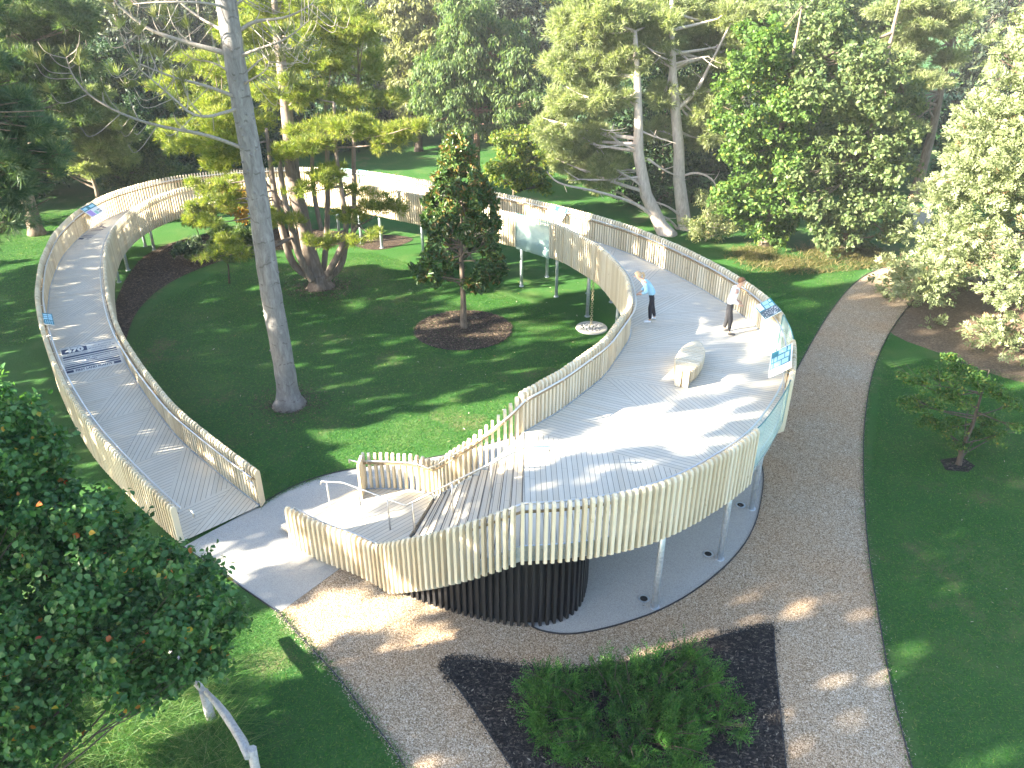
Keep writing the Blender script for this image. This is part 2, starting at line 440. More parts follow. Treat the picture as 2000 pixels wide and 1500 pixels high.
class Curve:
    """a plan curve with arc length; out = +1 when the outside lies to the left of travel"""
    def __init__(s, P, S, Z, side):
        s.P = np.asarray(P, float); s.S = np.asarray(S, float); s.Z = np.asarray(Z, float); s.side = side
        s.L = np.r_[0, np.cumsum(np.hypot(*np.diff(s.P, axis=0).T))]
    def at(s, l):
        p = np.array([np.interp(l, s.L, s.P[:, 0]), np.interp(l, s.L, s.P[:, 1])])
        e = 0.12
        q = np.array([np.interp(l + e, s.L, s.P[:, 0]), np.interp(l + e, s.L, s.P[:, 1])])
        r = np.array([np.interp(l - e, s.L, s.P[:, 0]), np.interp(l - e, s.L, s.P[:, 1])])
        t = q - r; t = t / (np.hypot(*t) + 1e-9)
        nrm = np.array([-t[1], t[0]]) * s.side
        return p, t, nrm, float(np.interp(l, s.L, s.Z)), float(np.interp(l, s.L, s.S))
    def l_of(s, S): return float(np.interp(S, s.S, s.L))
    def off(s, d, z, l0=None, l1=None, step=0.25):
        l0 = 0 if l0 is None else l0; l1 = s.L[-1] if l1 is None else l1
        out = []
        for l in np.linspace(l0, l1, max(2, int((l1 - l0) / step) + 1)):
            p, t, nrm, zz, _ = s.at(l)
            out.append((p[0] + nrm[0] * d, p[1] + nrm[1] * d, zz + z))
        return out
ZG = zdeck(SG)
OUT = Curve(CO, SG, ZG, 1)      # travel runs clockwise, the outside is on the left
INN = Curve(CI, SG, ZG, -1)
# stair and landing
N_STEP = 13
Z_TOP, Z_LAND = 2.67, 0.15
ST_IN = [(0.3, 15.48), (-0.13, 15.33), (-0.8, 15.33), (-1.45, 15.65), (-2.05, 16.35)]
ST_OUT = [(0.19, 11.41), (-0.98, 11.8), (-2.1, 12.5), (-2.95, 13.25)]
LD_OUT = [(-2.95, 13.25), (-3.5, 13.62), (-4.4, 14.05), (-5.2, 14.62)]
LD_IN = [(-2.05, 16.35), (-2.45, 16.62), (-2.95, 16.68), (-3.45, 16.72), (-3.9, 16.72)]
def resample(P, n):
    P = np.array(P, float); L = np.r_[0, np.cumsum(np.hypot(*np.diff(P, axis=0).T))]
    q = np.linspace(0, L[-1], n)
    return np.stack([np.interp(q, L, P[:, 0]), np.interp(q, L, P[:, 1])], 1)
si, so = resample(chaikin(ST_IN, 2), N_STEP + 1), resample(chaikin(ST_OUT, 2), N_STEP + 1)
def stair_curve(st, ld, side):
    A = resample(chaikin(st, 2), 40); B = resample(chaikin(ld, 2), 24)
    P = np.r_[A, B[1:]]
    Z = np.r_[np.linspace(Z_TOP, Z_LAND, 40), np.full(23, Z_LAND)]
    return Curve(P, np.arange(len(P)), Z, side)
SOUT, SINN = stair_curve(ST_OUT, LD_OUT, 1), stair_curve(ST_IN, LD_IN, -1)

WALK = thing('raised_walkway', 'looping pale timber walkway on steel posts, climbing past the lawn to a wide viewing deck', 'walkway')

# ---- deck: bays of planks, each bay split on a diagonal into two plank directions
dk = MB()
ublock = [0]
def plank_face(pts3, d):
    d = Vector((d[0], d[1])).normalized(); nn = Vector((-d.y, d.x))
    ublock[0] += 1; o = ublock[0] * 1.618
    top = [(p[0], p[1], p[2]) for p in pts3]
    n = len(top)
    uv = [(nn.dot(Vector((p[0], p[1]))) + 50 + o, d.dot(Vector((p[0], p[1]))) + 50 + o * 3) for p in top]
    ar = sum(top[i][0] * top[(i + 1) % n][1] - top[(i + 1) % n][0] * top[i][1] for i in range(n))
    order = list(range(n)) if ar > 0 else list(range(n - 1, -1, -1))
    dk.add(top, [tuple(order)], 0.5, 0, [[uv[i] for i in order]])
    dk.add([(p[0], p[1], p[2] - 0.07) for p in top], [tuple(order[::-1])], 0.5, 0, [[uv[i] for i in order[::-1]]])
def edge(C, s0, s1):
    n = max(2, int(abs(s1 - s0) / 0.35) + 1)
    out = []
    for s in np.linspace(s0, s1, n):
        p, t, nr, z, _ = C.at(C.l_of(s)); out.append((p[0], p[1], z))
    return out
def V2(a, b): return (b[0] - a[0], b[1] - a[1])
seams = [0.0, 1.15] + [1.15 + 2.69 * k for k in range(1, 27)]
seams = [s for s in seams if s < 70.5] + [71.3]
for a, b in zip(seams[:-1], seams[1:]):
    Oe, Ie = edge(OUT, a, b), edge(INN, a, b)
    A, D, B, Cc = Oe[0], Oe[-1], Ie[0], Ie[-1]
    plank_face([A] + Ie, V2(A, Cc))            # inner triangle, planks along the diagonal
    plank_face(Oe + [Cc], V2(D, Cc))           # outer triangle, planks along the seam
Oe, Ie = edge(OUT, 71.3, 75.3), edge(INN, 71.3, 80.0)
plank_face(Oe + [Ie[0]], V2(Ie[0], Oe[-1]))
plank_face([Oe[-1]] + Ie, V2(Ie[-1], Oe[-1]))
Oe2 = edge(OUT, 75.3, 80.3)
plank_face([Ie[-1]] + Oe2 + [(0.3, 15.48, 2.67)], (0.0, 1.0))
land = [(-2.95, 13.25), (-3.5, 13.66), (-4.4, 14.09), (-5.2, 14.66), (-5.75, 15.2), (-4.2, 16.68), (-3.45, 16.72), (-2.45, 16.62), (-2.05, 16.35)]
plank_face([(x, y, Z_LAND) for x, y in land], (1.55, 1.5))
for k in range(N_STEP):
    z = Z_TOP - (Z_TOP - Z_LAND) * (k + 1) / N_STEP
    if k == N_STEP - 1: break
    ov = 0.03
    a, b, c, d = si[k], si[k + 1], so[k + 1], so[k]
    plank_face([(b[0], b[1], z), (a[0] + ov * 0, a[1], z), (d[0] + ov * 0, d[1], z), (c[0], c[1], z)], (a[0] + b[0] - c[0] - d[0], a[1] + b[1] - c[1] - d[1]))
dk.build('deck', M_DECK, WALK)
rs = MB()
for k in range(N_STEP):
    z1 = Z_TOP - (Z_TOP - Z_LAND) * k / N_STEP
    z0 = Z_TOP - (Z_TOP - Z_LAND) * (k + 1) / N_STEP
    a, d = si[k], so[k]
    rs.add([(a[0], a[1], z0 - .02), (d[0], d[1], z0 - .02), (d[0], d[1], z1 - .005), (a[0], a[1], z1 - .005)], [(0, 1, 2, 3)], 0.5, 1)
    rs.box(((a[0] + d[0]) / 2 - 0.012, (a[1] + d[1]) / 2, z1 + 0.004), (0.016, math.hypot(a[0] - d[0], a[1] - d[1]) - .02, 0.012), math.atan2(a[0] - d[0], d[1] - a[1]) if False else -math.atan2(a[0] - d[0], a[1] - d[1]), 0.5)
rs.build('stair_nosing', [M_EDGE, M_SLAT], WALK)

# ---- fascia beams
fb = MB()
def fascia(C, d, z0, z1, l0=None, l1=None, th=0.03):
    a = C.off(d, 0, l0, l1); n = len(a)
    b = C.off(d - th, 0, l0, l1)
    V = [(p[0], p[1], max(p[2] + z0, 0.0)) for p in a] + [(p[0], p[1], p[2] + z1) for p in a] + [(p[0], p[1], max(p[2] + z0, 0.0)) for p in b] + [(p[0], p[1], p[2] + z1) for p in b]
    F = []
    for i in range(n - 1):
        F += [(i, i + 1, n + i + 1, n + i), (2 * n + i + 1, 2 * n + i, 3 * n + i, 3 * n + i + 1), (n + i, n + i + 1, 3 * n + i + 1, 3 * n + i), (i + 1, i, 2 * n + i, 2 * n + i + 1)]
    fb.add(V, F, 0.5)
for C in (OUT, INN, SOUT, SINN): fascia(C, 0.035, -0.36, 0.012)
fb.build('fascia_beam', M_STEEL, WALK)

# ---- slat fences, glass panes, rails
def slat(mb, p, t, nr, zb, zt, th=0.062, dep=0.145, off=0.11):
    prof = [(-dep / 2, zb), (dep / 2, zb + 0.10), (dep / 2, zt - 0.085), (dep * 0.30, zt - 0.02), (dep * 0.08, zt), (-dep * 0.22, zt - 0.01), (-dep / 2, zt - 0.07)]
    zz = random.uniform(-0.008, 0.008)
    prof = [(a, b + zz) for a, b in prof]
    n = len(prof); V = []
    jit = random.uniform(-.004, .004)
    for sgn in (-1, 1):
        for a, z in prof:
            q = p + nr * (off + a) + t * (sgn * th / 2 + jit)
            V.append((q[0], q[1], z))
    mb.add(V, [tuple(range(n - 1, -1, -1)), tuple(range(n, 2 * n))] + [(i, (i + 1) % n, n + (i + 1) % n, n + i) for i in range(n)])
def runs(C, gaps, l0, l1):
    cuts = sorted((C.l_of(a), C.l_of(b)) for a, b in gaps)
    out = []; q = l0
    for a, b in cuts:
        if a > q + .05: out.append((q, a))
        q = b
    if l1 > q + .05: out.append((q, l1))
    return out
def fence(C, name, gaps, pitch=0.142, l0=0.0, l1=None):
    l1 = C.L[-1] if l1 is None else l1
    for a, b in runs(C, gaps, l0, l1):
        mb = MB(); n = max(1, int((b - a) / pitch))
        for i in range(n + 1):
            p, t, nr, z, s = C.at(a + (b - a) * i / n)
            slat(mb, p, t, nr, max(z - 0.42, 0.02), z + 1.08)
        mb.build(name, M_SLAT, WALK)
G_OUT = [(38.4, 40.7), (41.0, 41.7), (67.75, 69.5), (71.9, 74.55)]
G_IN = [(53.7, 56.0)]
fence(OUT, 'slat_fence', G_OUT)
fence(INN, 'slat_fence', G_IN)
fence(SOUT, 'slat_fence', [], 0.145, 0.14)
fence(SINN, 'slat_fence', [], 0.155, 0.16)
mb = MB()
p, t, nr, z, s = SINN.at(SINN.L[-1])
for k in range(1, 6): slat(mb, p + nr * (-0.10 * k) * 0 + np.array([-0.02, -0.09 * k]), np.array([1.0, 0]), np.array([0., 1.0]), 0.02, z + 1.08, off=0.05)
mb.build('slat_fence', M_SLAT, WALK)

def glass(C, s0, s1, zb, zt, off=0.10):
    l0, l1 = C.l_of(s0) + .03, C.l_of(s1) - .03
    a = C.off(off, 0, l0, l1, 0.2); b = C.off(off + 0.022, 0, l0, l1, 0.2); n = len(a)
    V = [(p[0], p[1], p[2] + z) for z in (zb, zt) for q in (a, b) for p in q]
    F = []
    for i in range(n - 1):
        F += [(i, i + 1, 2 * n + i + 1, 2 * n + i), (n + i + 1, n + i, 3 * n + i, 3 * n + i + 1), (2 * n + i, 2 * n + i + 1, 3 * n + i + 1, 3 * n + i), (i + 1, i, n + i, n + i + 1)]
    F += [(0, 2 * n, 3 * n, n), (n - 1, 2 * n - 1, 4 * n - 1, 3 * n - 1)]
    mb = MB(); mb.add(V, F, 0.5); g = mb.build('glass_panel', M_GLASS, WALK)
    e = MB()
    top = [(p[0], p[1], p[2] + zt + 0.012) for p in C.off(off + 0.011, 0, l0, l1, 0.2)]
    e.tube(top, 0.014, 6)
    for pp in (a[0], a[-1]): e.tube([(pp[0], pp[1], pp[2] + zb), (pp[0], pp[1], pp[2] + zt)], 0.02, 6)
    e.build('glass_edge', plain('glass_edge_green', (0.03, 0.16, 0.17), 0.3), g)
glass(OUT, 38.4, 40.7, 0.0, 1.08); glass(OUT, 41.0, 41.7, 0.0, 1.08)
glass(OUT, 67.75, 69.5, -0.05, 1.06); glass(OUT, 71.9, 74.55, -0.05, 1.06)
glass(INN, 53.7, 56.0, -0.42, 1.05)

def railing(C, gaps, d=-0.07, z=0.93, l0=None, l1=None):
    mb = MB()
    pts = C.off(d, z, l0, l1, 0.3)
    mb.tube(pts, 0.024, 6)
    l0 = 0 if l0 is None else l0; l1 = C.L[-1] if l1 is None else l1
    for l in np.arange(l0 + 0.5, l1, 1.35):
        p, t, nr, zz, s = C.at(l)
        q0 = (p[0] + nr[0] * d, p[1] + nr[1] * d, zz + z); q1 = (p[0] + nr[0] * .06, p[1] + nr[1] * .06, zz + z - 0.09)
        mb.tube([q0, (q0[0], q0[1], q0[2] - .07), q1], 0.013, 5)
    return mb.build('handrail', M_RAIL, WALK)
railing(OUT, G_OUT); railing(INN, G_IN)
r = railing(SOUT, []); r = railing(SINN, [])
M_BATTEN = plain('brown_batten', (0.26, 0.19, 0.11), 0.6)
def batten(C, d, z, w, h, gaps):
    for a, b in runs(C, gaps, 0.0, C.L[-1]):
        P = C.off(d, z, a, b, 0.3); Q = C.off(d + w, z, a, b, 0.3)
        n = len(P); V = P + Q + [(p[0], p[1], p[2] + h) for p in P] + [(p[0], p[1], p[2] + h) for p in Q]
        F = []
        for i in range(n - 1):
            F += [(i, i + 1, 2 * n + i + 1, 2 * n + i)[::-1], (n + i, n + i + 1, 3 * n + i + 1, 3 * n + i), (2 * n + i, 2 * n + i + 1, 3 * n + i + 1, 3 * n + i)]
        mb = MB(); mb.add(V, F, 0.4); mb.build('fence_batten', M_BATTEN, WALK)
for C, g in ((OUT, G_OUT), (INN, G_IN), (SOUT, []), (SINN, [])): batten(C, 0.0, 0.78, 0.035, 0.05, g)
# free-standing rail in the middle of the stair, with turned ends at entrances
mb = MB()
rail = [(0.78, 13.39, 3.50), (0.78, 13.39, 3.62), (0.27, 13.39, 3.62), (-2.53, 14.76, 1.08), (-4.2, 15.7, 1.08), (-4.75, 15.75, 1.08), (-4.78, 15.75, 0.99)]
mb.tube(rail, 0.024, 6)
for (x, y, z0, z1) in ((-4.62, 15.75, 0, 1.08), (-3.77, 15.46, .1, 1.08), (-3.0, 15.03, .1, 1.08), (-2.35, 14.67, .2, 1.24), (-1.35, 14.18, 1.1, 2.15), (-0.45, 13.74, 1.9, 2.96)):
    mb.tube([(x, y, z0), (x, y, z1)], 0.02, 6)
mb.build('stair_handrail', M_RAIL, WALK)
for pts in ([(-7.7, 14.75, 0.99), (-7.55, 14.62, 0.99), (-7.55, 14.62, .85)], [(-6.66, 15.95, .99), (-6.5, 15.8, .99), (-6.5, 15.8, .85)], [(-3.9, 16.6, 1.06), (-4.25, 16.75, 1.06), (-4.25, 16.75, .97)]):
    mb = MB(); mb.tube(pts, 0.024, 6); mb.build('handrail', M_RAIL, WALK)

# ---- support posts
def under(x, y):
    d = np.hypot(CO[:, 0] - x, CO[:, 1] - y); e = np.hypot(CI[:, 0] - x, CI[:, 1] - y)
    return float(ZG[(d + e).argmin()])
posts = [(3.12, 12.55), (4.92, 14.12), (6.2, 16.05), (0.42, 32.2), (1.6, 33.4), (1.9, 30.95), (3.05, 28.78), (3.3, 31.3), (4.2, 30.3), (4.0, 26.9), (-6.6, 37.65), (-4.36, 36.3), (-7.76, 38.4), (-9.13, 39.6), (-11.6, 40.3), (-18.0, 37.3), (-18.7, 37.9), (-18.0, 34.3), (-17.7, 32.7), (-16.75, 29.9), (-19.3, 35.5), (-18.9, 31.5), (-15.6, 27.0), (-17.0, 27.3), (7.0, 18.6), (6.9, 22.6), (6.3, 25.0), (3.9, 24.2)]
for x, y in posts:
    mb = MB()
    zt = under(x, y) - 0.08
    mb.tube([(x, y, 0.0), (x, y, zt)], 0.07, 10)
    mb.tube([(x, y, 0.0), (x, y, 0.03)], 0.11, 10)
    mb.build('support_post', M_STEEL, WALK)

# ---- black slatted wall under the stair
bw = chaikin([(-3.75, 13.95), (-3.4, 13.75), (-2.79, 13.28), (-1.69, 12.66), (-0.55, 12.23), (0.3, 12.05), (0.95, 12.15), (1.33, 12.45), (1.54, 12.95), (1.68, 13.8), (1.75, 15.2)])
BWc = Curve(np.array(bw), np.arange(len(bw)), np.zeros(len(bw)), -1)
mb = MB()
def wall_top(x, y):
    d = np.hypot(SOUT.P[:, 0] - x, SOUT.P[:, 1] - y)
    z = SOUT.Z[d.argmin()] if x < 0.2 else Z_TOP
    return max(z - 0.30, 0.02)
n = int(BWc.L[-1] / 0.145)
for i in range(n + 1):
    p, t, nr, _, _ = BWc.at(BWc.L[-1] * i / n)
    zt = wall_top(p[0], p[1])
    if zt < 0.05: continue
    V = []
    for sg in (-1, 1):
        for a in (0.0, 0.12):
            q = p + nr * a + t * sg * 0.032
            V += [(q[0], q[1], 0.0), (q[0], q[1], zt)]
    mb.add(V, [(0, 1, 3, 2), (4, 6, 7, 5), (2, 3, 7, 6), (1, 5, 7, 3), (0, 4, 5, 1)[::-1]])
P = [BWc.at(l)[0] for l in np.linspace(0, BWc.L[-1], 60)]
V = [(p[0], p[1], 0.0) for p in P] + [(p[0], p[1], wall_top(p[0], p[1])) for p in P]
mb.add(V, [(i, i + 1, 61 + i, 60 + i) for i in range(59)])
mb.build('black_slat_wall', M_BLACK, WALK)

# ---- painted lettering on the deck
def text_mesh(mb, txt, M, x, y, w, h, mi=0, bold=0.0):
    """fit built-in lettering into the box x, y, w, h of the plane M"""
    cu = bpy.data.curves.new('lettering', 'FONT'); cu.body = txt; cu.offset = bold; cu.resolution_u = 3
    ob = bpy.data.objects.new('lettering', cu)
    me = bpy.data.meshes.new_from_object(ob)
    V = np.array([v.co[:] for v in me.vertices])
    if len(V):
        lo, hi = V.min(0), V.max(0)
        W = [M @ Vector((x + (v[0] - lo[0]) / max(hi[0] - lo[0], 1e-6) * w, y + (v[1] - lo[1]) / max(hi[1] - lo[1], 1e-6) * h, 0)) for v in V]
        mb.add(W, [tuple(p.vertices) for p in me.polygons], 0.5, mi)
    bpy.data.objects.remove(ob); bpy.data.curves.remove(cu); bpy.data.meshes.remove(me)
def bar(mb, M, x, y, w, h, mi=0, dz=0.0):
    mb.add([M @ Vector(q) for q in ((x, y, dz), (x + w, y, dz), (x + w, y + h, dz), (x, y + h, dz))], [(0, 1, 2, 3)], 0.5, mi)
def plane_on_deck(bl, br, tl, lift):
    o = Vector((*bl, 0)); u = Vector((*br, 0)) - o; v = Vector((*tl, 0)) - o
    def zz(p):
        d = np.hypot(CO[:, 0] - p[0], CO[:, 1] - p[1]) + np.hypot(CI[:, 0] - p[0], CI[:, 1] - p[1]); return float(ZG[d.argmin()])
    o.z = zz(bl) + lift; u.z = zz(br) + lift - o.z; v.z = zz(tl) + lift - o.z
    n = u.cross(v).normalized()
    return Matrix(((u.x, v.x, n.x, o.x), (u.y, v.y, n.y, o.y), (u.z, v.z, n.z, o.z), (0, 0, 0, 1)))
ML = plane_on_deck((-14.50, 22.22), (-13.10, 23.10), (-15.54, 23.92), 0.010)
mb = MB()
bar(mb, ML, -0.02, -0.05, 1.06, 1.05, 1, -0.003)
bar(mb, ML, 0.0, 0.0, 0.135, 0.085); text_mesh(mb, 'FIRST LAND PLANTS', ML, 0.17, 0.005, 0.66, 0.078, 0, 0.035); bar(mb, ML, 0.865, 0.0, 0.135, 0.085)
bar(mb, ML, 0, 0.11, 1, 0.045); bar(mb, ML, 0, 0.19, 1, 0.045); bar(mb, ML, 0, 0.272, 1, 0.024)
bar(mb, ML, 0, 0.345, 0.36, 0.012); text_mesh(mb, 'MOSSES', ML, 0.40, 0.325, 0.20, 0.052, 0, 0.02); bar(mb, ML, 0.64, 0.345, 0.36, 0.012)
bar(mb, ML, 0, 0.425, 0.14, 0.012); text_mesh(mb, 'LIVERWORTS \u00b7 HORNWORTS', ML, 0.17, 0.405, 0.68, 0.052, 0, 0.02); bar(mb, ML, 0.88, 0.425, 0.12, 0.012)
bar(mb, ML, 0, 0.495, 1, 0.03); bar(mb, ML, 0, 0.565, 1, 0.055)
text_mesh(mb, 'IN THE ORDOVICIAN', ML, 0.02, 0.645, 0.44, 0.026); text_mesh(mb, 'MILLION YEARS AGO', ML, 0.02, 0.685, 0.44, 0.026)
bar(mb, ML, 0.0, 0.73, 0.47, 0.185, 0, 0.0); text_mesh(mb, '470', ML, 0.06, 0.735, 0.35, 0.175, 2, 0.05)
text_mesh(mb, 'COLONISE THE LAND', ML, 0.53, 0.66, 0.42, 0.045); bar(mb, ML, 0.50, 0.762, 0.05, 0.02)
text_mesh(mb, 'PLANTS BEGAN TO', ML, 0.57, 0.745, 0.35, 0.045); bar(mb, ML, 0.945, 0.762, 0.05, 0.02)
text_mesh(mb, 'TINY, BRYOPHYTE', ML, 0.56, 0.83, 0.38, 0.045)
text_mesh(mb, 'FROM', ML, 0.0, 0.95, 0.12, 0.03); bar(mb, ML, 0.15, 0.955, 0.85, 0.012)
for v in mb.v: pass
M_WHITEPAINT = plain('white_numerals', (0.72, 0.72, 0.68), 0.6, 0, 0.05)
# lift the numerals clear of their navy block
_o = mb.build('deck_lettering', [M_NAVY, M_PALEPAINT, M_WHITEPAINT], WALK)
_n = (ML @ Vector((0, 0, 1)) - ML @ Vector((0, 0, 0))).normalized()
_up = {vi for p_ in _o.data.polygons if p_.material_index == 2 for vi in p_.vertices}
for vi in _up: _o.data.vertices[vi].co += _n * 0.004
ML2 = plane_on_deck((-20.0, 34.35), (-18.1, 34.2), (-19.95, 36.6), 0.008)
mb = MB()
bar(mb, ML2, 0.0, 0.0, 0.12, 0.09); text_mesh(mb, 'FIRST FORESTS', ML2, 0.2, 0.0, 0.6, 0.08, 0, 0.02); bar(mb, ML2, 0.88, 0.0, 0.12, 0.09)
for k, (y, h) in enumerate(((0.13, .035), (0.21, .035), (0.3, .016), (0.37, .012), (0.45, .012), (0.53, .03), (0.61, .042))): bar(mb, ML2, 0, y, 1, h)
text_mesh(mb, '385', ML2, 0.02, 0.72, 0.42, 0.2, 0, 0.05); bar(mb, ML2, 0.5, 0.75, 0.48, 0.03); bar(mb, ML2, 0.5, 0.85, 0.48, 0.03); bar(mb, ML2, 0, 0.96, 1, 0.02)
mb.build('deck_lettering', [M_NAVY], WALK)

# ------------------------------------------------------------------ information panels on the railing
M_WHITE = plain('white_panel', (0.78, 0.78, 0.76), 0.4, 0, 0.03)
M_TEAL = plain('teal_print', (0.012, 0.17, 0.22), 0.4, 0, 0.05)
M_LBLUE = plain('pale_blue_print', (0.40, 0.66, 0.76), 0.4, 0, 0.05)
M_PURPLE = plain('lilac_print', (0.42, 0.27, 0.60), 0.4, 0, 0.1)
M_GREENP = plain('mint_print', (0.30, 0.58, 0.48), 0.4, 0, 0.1)
M_SLATEP = plain('slate_print', (0.06, 0.085, 0.10), 0.4, 0, 0.4, 60)
M_INK = plain('grey_ink', (0.22, 0.23, 0.23), 0.5)
def info_panel(s, L, dep, label, style, tilt=27, up=1.06, d=0.02):
    p, t, nr, z, _ = OUT.at(OUT.l_of(s))
    root = thing('information_panel', label, 'sign', (p[0] + nr[0] * d, p[1] + nr[1] * d, z + up), math.atan2(t[1], t[0]), 'information panels on the walkway railing')
    # local: x along the rail (reader's right), y outwards, z up
    a = R(tilt)
    def M(lift): return Matrix.Translation((0, 0, 0)) @ Matrix.Rotation(a, 4, 'X') @ Matrix.Translation((-L / 2, -dep, lift))
    mb = MB(); mb.box((L / 2, dep / 2, 0), (L, dep, 0.025)); mb.v = [tuple(M(0) @ Vector(q)) for q in mb.v]
    mb.build('board', M_WHITE, root)
    f = MB(); b = lambda x, y, w, h, m, dz=0.0: bar(f, M(0.016 + dz), x * L, y * dep, w * L, h * dep, m)
    if style == 'rows':
        b(.03, .05, .72, .90, 0)
        for x, bs in ((.06, ((.38, .36, 1), (.80, .05, 1), (.87, .04, 1))), (.30, ((.08, .08, 1), (.20, .12, 1), (.36, .30, 1), (.70, .18, 1))), (.53, ((.08, .08, 1), (.20, .32, 1), (.56, .30, 1)))):
            for y, h, m in bs: b(x, y, .19, h, m, .003)
        for k in range(26):
            q = k / 25
            b(.80 + .12 * q * (1 - .3 * random.random()), .2 + .55 * random.random() * (1 - abs(q - .5)), .012, .05, 4, .003)
    elif style == 'pebbles':
        b(.0, .0, 1, 1, 0)
        b(.02, .05, .44, .30, 2, .003); b(.03, .42, .22, .34, 1, .003); b(.28, .42, .22, .26, 1, .003); b(.28, .71, .22, .22, 1, .003); b(.05, .8, .15, .12, 1, .003)
        b(.52, .03, .46, .94, 3, .003)
        for k in range(70): b(.53 + .42 * random.random(), .05 + .86 * random.random(), .02 + .02 * random.random(), .03 + .04 * random.random(), random.choice((2, 2, 4)), .005)
    elif style == 'teal':
        b(.0, .0, 1, 1, 0)
        for k in range(3): b(.42 + .18 * k, .1, .13, .38, 1, .003); b(.42 + .18 * k, .55, .13, .38, 1, .003)
        for k in range(4): b(.05, .15 + .2 * k, .28, .08, 1, .003)
    else:
        b(.0, .62, 1, .38, 0)
        b(.04, .70, .3, .2, 1, .003); b(.55, .70, .35, .2, 1, .003)
        b(.05, .06, .34, .5, 5, .003); b(.45, .06, .2, .3, 6, .003); b(.7, .1, .22, .1, 4, .003); b(.7, .28, .22, .1, 4, .003)
    f.build('printed_face', [M_TEAL, M_LBLUE, M_WHITE, M_SLATEP, M_INK, M_PURPLE, M_GREENP], root)
    for x in (-L * .3, L * .3):
        k = MB(); k.tube([(x, -dep * .4, -dep * .22), (x, -.1, -.16), (x, .04, -.28)], 0.014, 6); k.build('bracket', M_RAIL, root)
    return root
info_panel(67.25, 0.98, 0.50, 'teal information panel with a dark pebble picture, on the rail beside the standing man', 'pebbles', 32, 1.16, .04)
info_panel(70.75, 1.45, 0.60, 'tall teal and white information panel between the two glass panes of the viewing deck', 'rows', 38, 1.20, .04)
info_panel(12.3, 1.1, 0.30, 'narrow teal information panel by the deck lettering FIRST LAND PLANTS', 'teal', 20)
info_panel(25.2, 1.1, 0.62, 'lilac and teal information panel at the sunlit far bend of the ramp', 'lilac', 40)
info_panel(54.2, 1.05, 0.62, 'white, lilac and mint information panel behind the magnolia tree', 'lilac', 48)

# ------------------------------------------------------------------ slatted bench on the viewing deck
bA, bB = Vector((4.42, 17.72)), Vector((5.22, 19.68))
bl = (bB - bA).length
bench = thing('bench', 'pale timber boat-shaped slatted bench on the viewing deck', 'bench', ((bA.x + bB.x) / 2, (bA.y + bB.y) / 2, 2.67), math.atan2(bB.y - bA.y, bB.x - bA.x))
mb = MB()
nb = 19
for i in range(nb):
    x = -bl / 2 + 0.14 + (bl - 0.26) * i / (nb - 1)
    q = (x / (bl / 2))
    w = 0.60 * (1 - abs(q) ** 2.2) ** 0.8 + 0.12
    for y0, y1 in ((-w / 2, w / 2),):
        zt = 0.45
        prof = [(y0 + .05, 0.03), (y1 - .05, 0.03), (y1, 0.16), (y1, zt - .03), (y1 - .02, zt), (y0 + .02, zt), (y0, zt - .03), (y0, 0.16)]
        n = len(prof); V = [(x + sg * 0.034, a, b) for sg in (-1, 1) for a, b in prof]
        mb.add(V, [tuple(range(n)), tuple(range(2 * n - 1, n - 1, -1))] + [(i2, n + i2, n + (i2 + 1) % n, (i2 + 1) % n) for i2 in range(n)])
mb.build('slatted_seat', M_SLAT, bench)
for x, y in ((-bl / 2 + 0.05, -0.10), (-bl / 2 + 0.05, 0.10), (bl / 2 - 0.04, 0)):
    mb = MB(); mb.box((x, y, 0.235), (0.11, 0.15, 0.43)); mb.build('end_block', M_SLAT, bench)
mb = MB()
for y in (-0.07, 0.07): mb.box((0, y, 0.2), (bl - 0.3, 0.03, 0.3))
mb.build('inner_frame', M_BLACK, bench)

# ------------------------------------------------------------------ rain chain, drain and uplights
rc = thing('rain_chain', 'thin metal rain chain hanging from the walkway to the round pebble drain', 'rain chain', (3.10, 27.65, 0.04))
mb = MB(); z = 0.0; k = 0
while z < 2.2:
    rr = 0.045
    ring_ = [(rr * math.cos(a) * (1 if k % 2 else 0), rr * math.cos(a) * (0 if k % 2 else 1), z + 0.045 + 0.055 * math.sin(a)) for a in np.linspace(0, 2 * math.pi, 9)]
    mb.tube(ring_, 0.011, 4, cap=False); z += 0.085; k += 1
mb.build('chain', plain('brass_chain', (0.45, 0.40, 0.26), 0.4, 0.5), rc)
dr = thing('drain', 'round pale drain filled with pebbles in the lawn under the rain chain', 'drain', (3.12, 27.6, 0))
mb = MB(); m_ = 40
for r0, r1, z0, z1 in ((0.44, 0.60, 0.05, 0.05), (0.60, 0.62, 0.05, 0.0), (0.42, 0.44, 0.0, 0.05)):
    V = [(r0 * math.cos(2 * math.pi * i / m_), r0 * math.sin(2 * math.pi * i / m_), z0) for i in range(m_)] + [(r1 * math.cos(2 * math.pi * i / m_), r1 * math.sin(2 * math.pi * i / m_), z1) for i in range(m_)]
    mb.add(V, [(i, m_ + i, m_ + (i + 1) % m_, (i + 1) % m_) for i in range(m_)])
mb.build('rim', plain('pale_stone', (0.42, 0.40, 0.36), 0.8), dr)
ico = bmesh.new(); bmesh.ops.create_icosphere(ico, subdivisions=1, radius=1.0)
IV = [v.co.copy() for v in ico.verts]; IF = [tuple(v.index for v in f.verts) for f in ico.faces]; ico.free()
def blob(mb, c, s, tint=None, jit=0.15, smooth=True):
    M = Matrix.Rotation(random.uniform(0, 6.28), 3, 'Z')
    mb.add([M @ Vector([v[i] * s[i] * (1 + random.uniform(-jit, jit)) for i in range(3)]) + Vector(c) for v in IV], IF, tint, 0, None, smooth)
mb = MB()
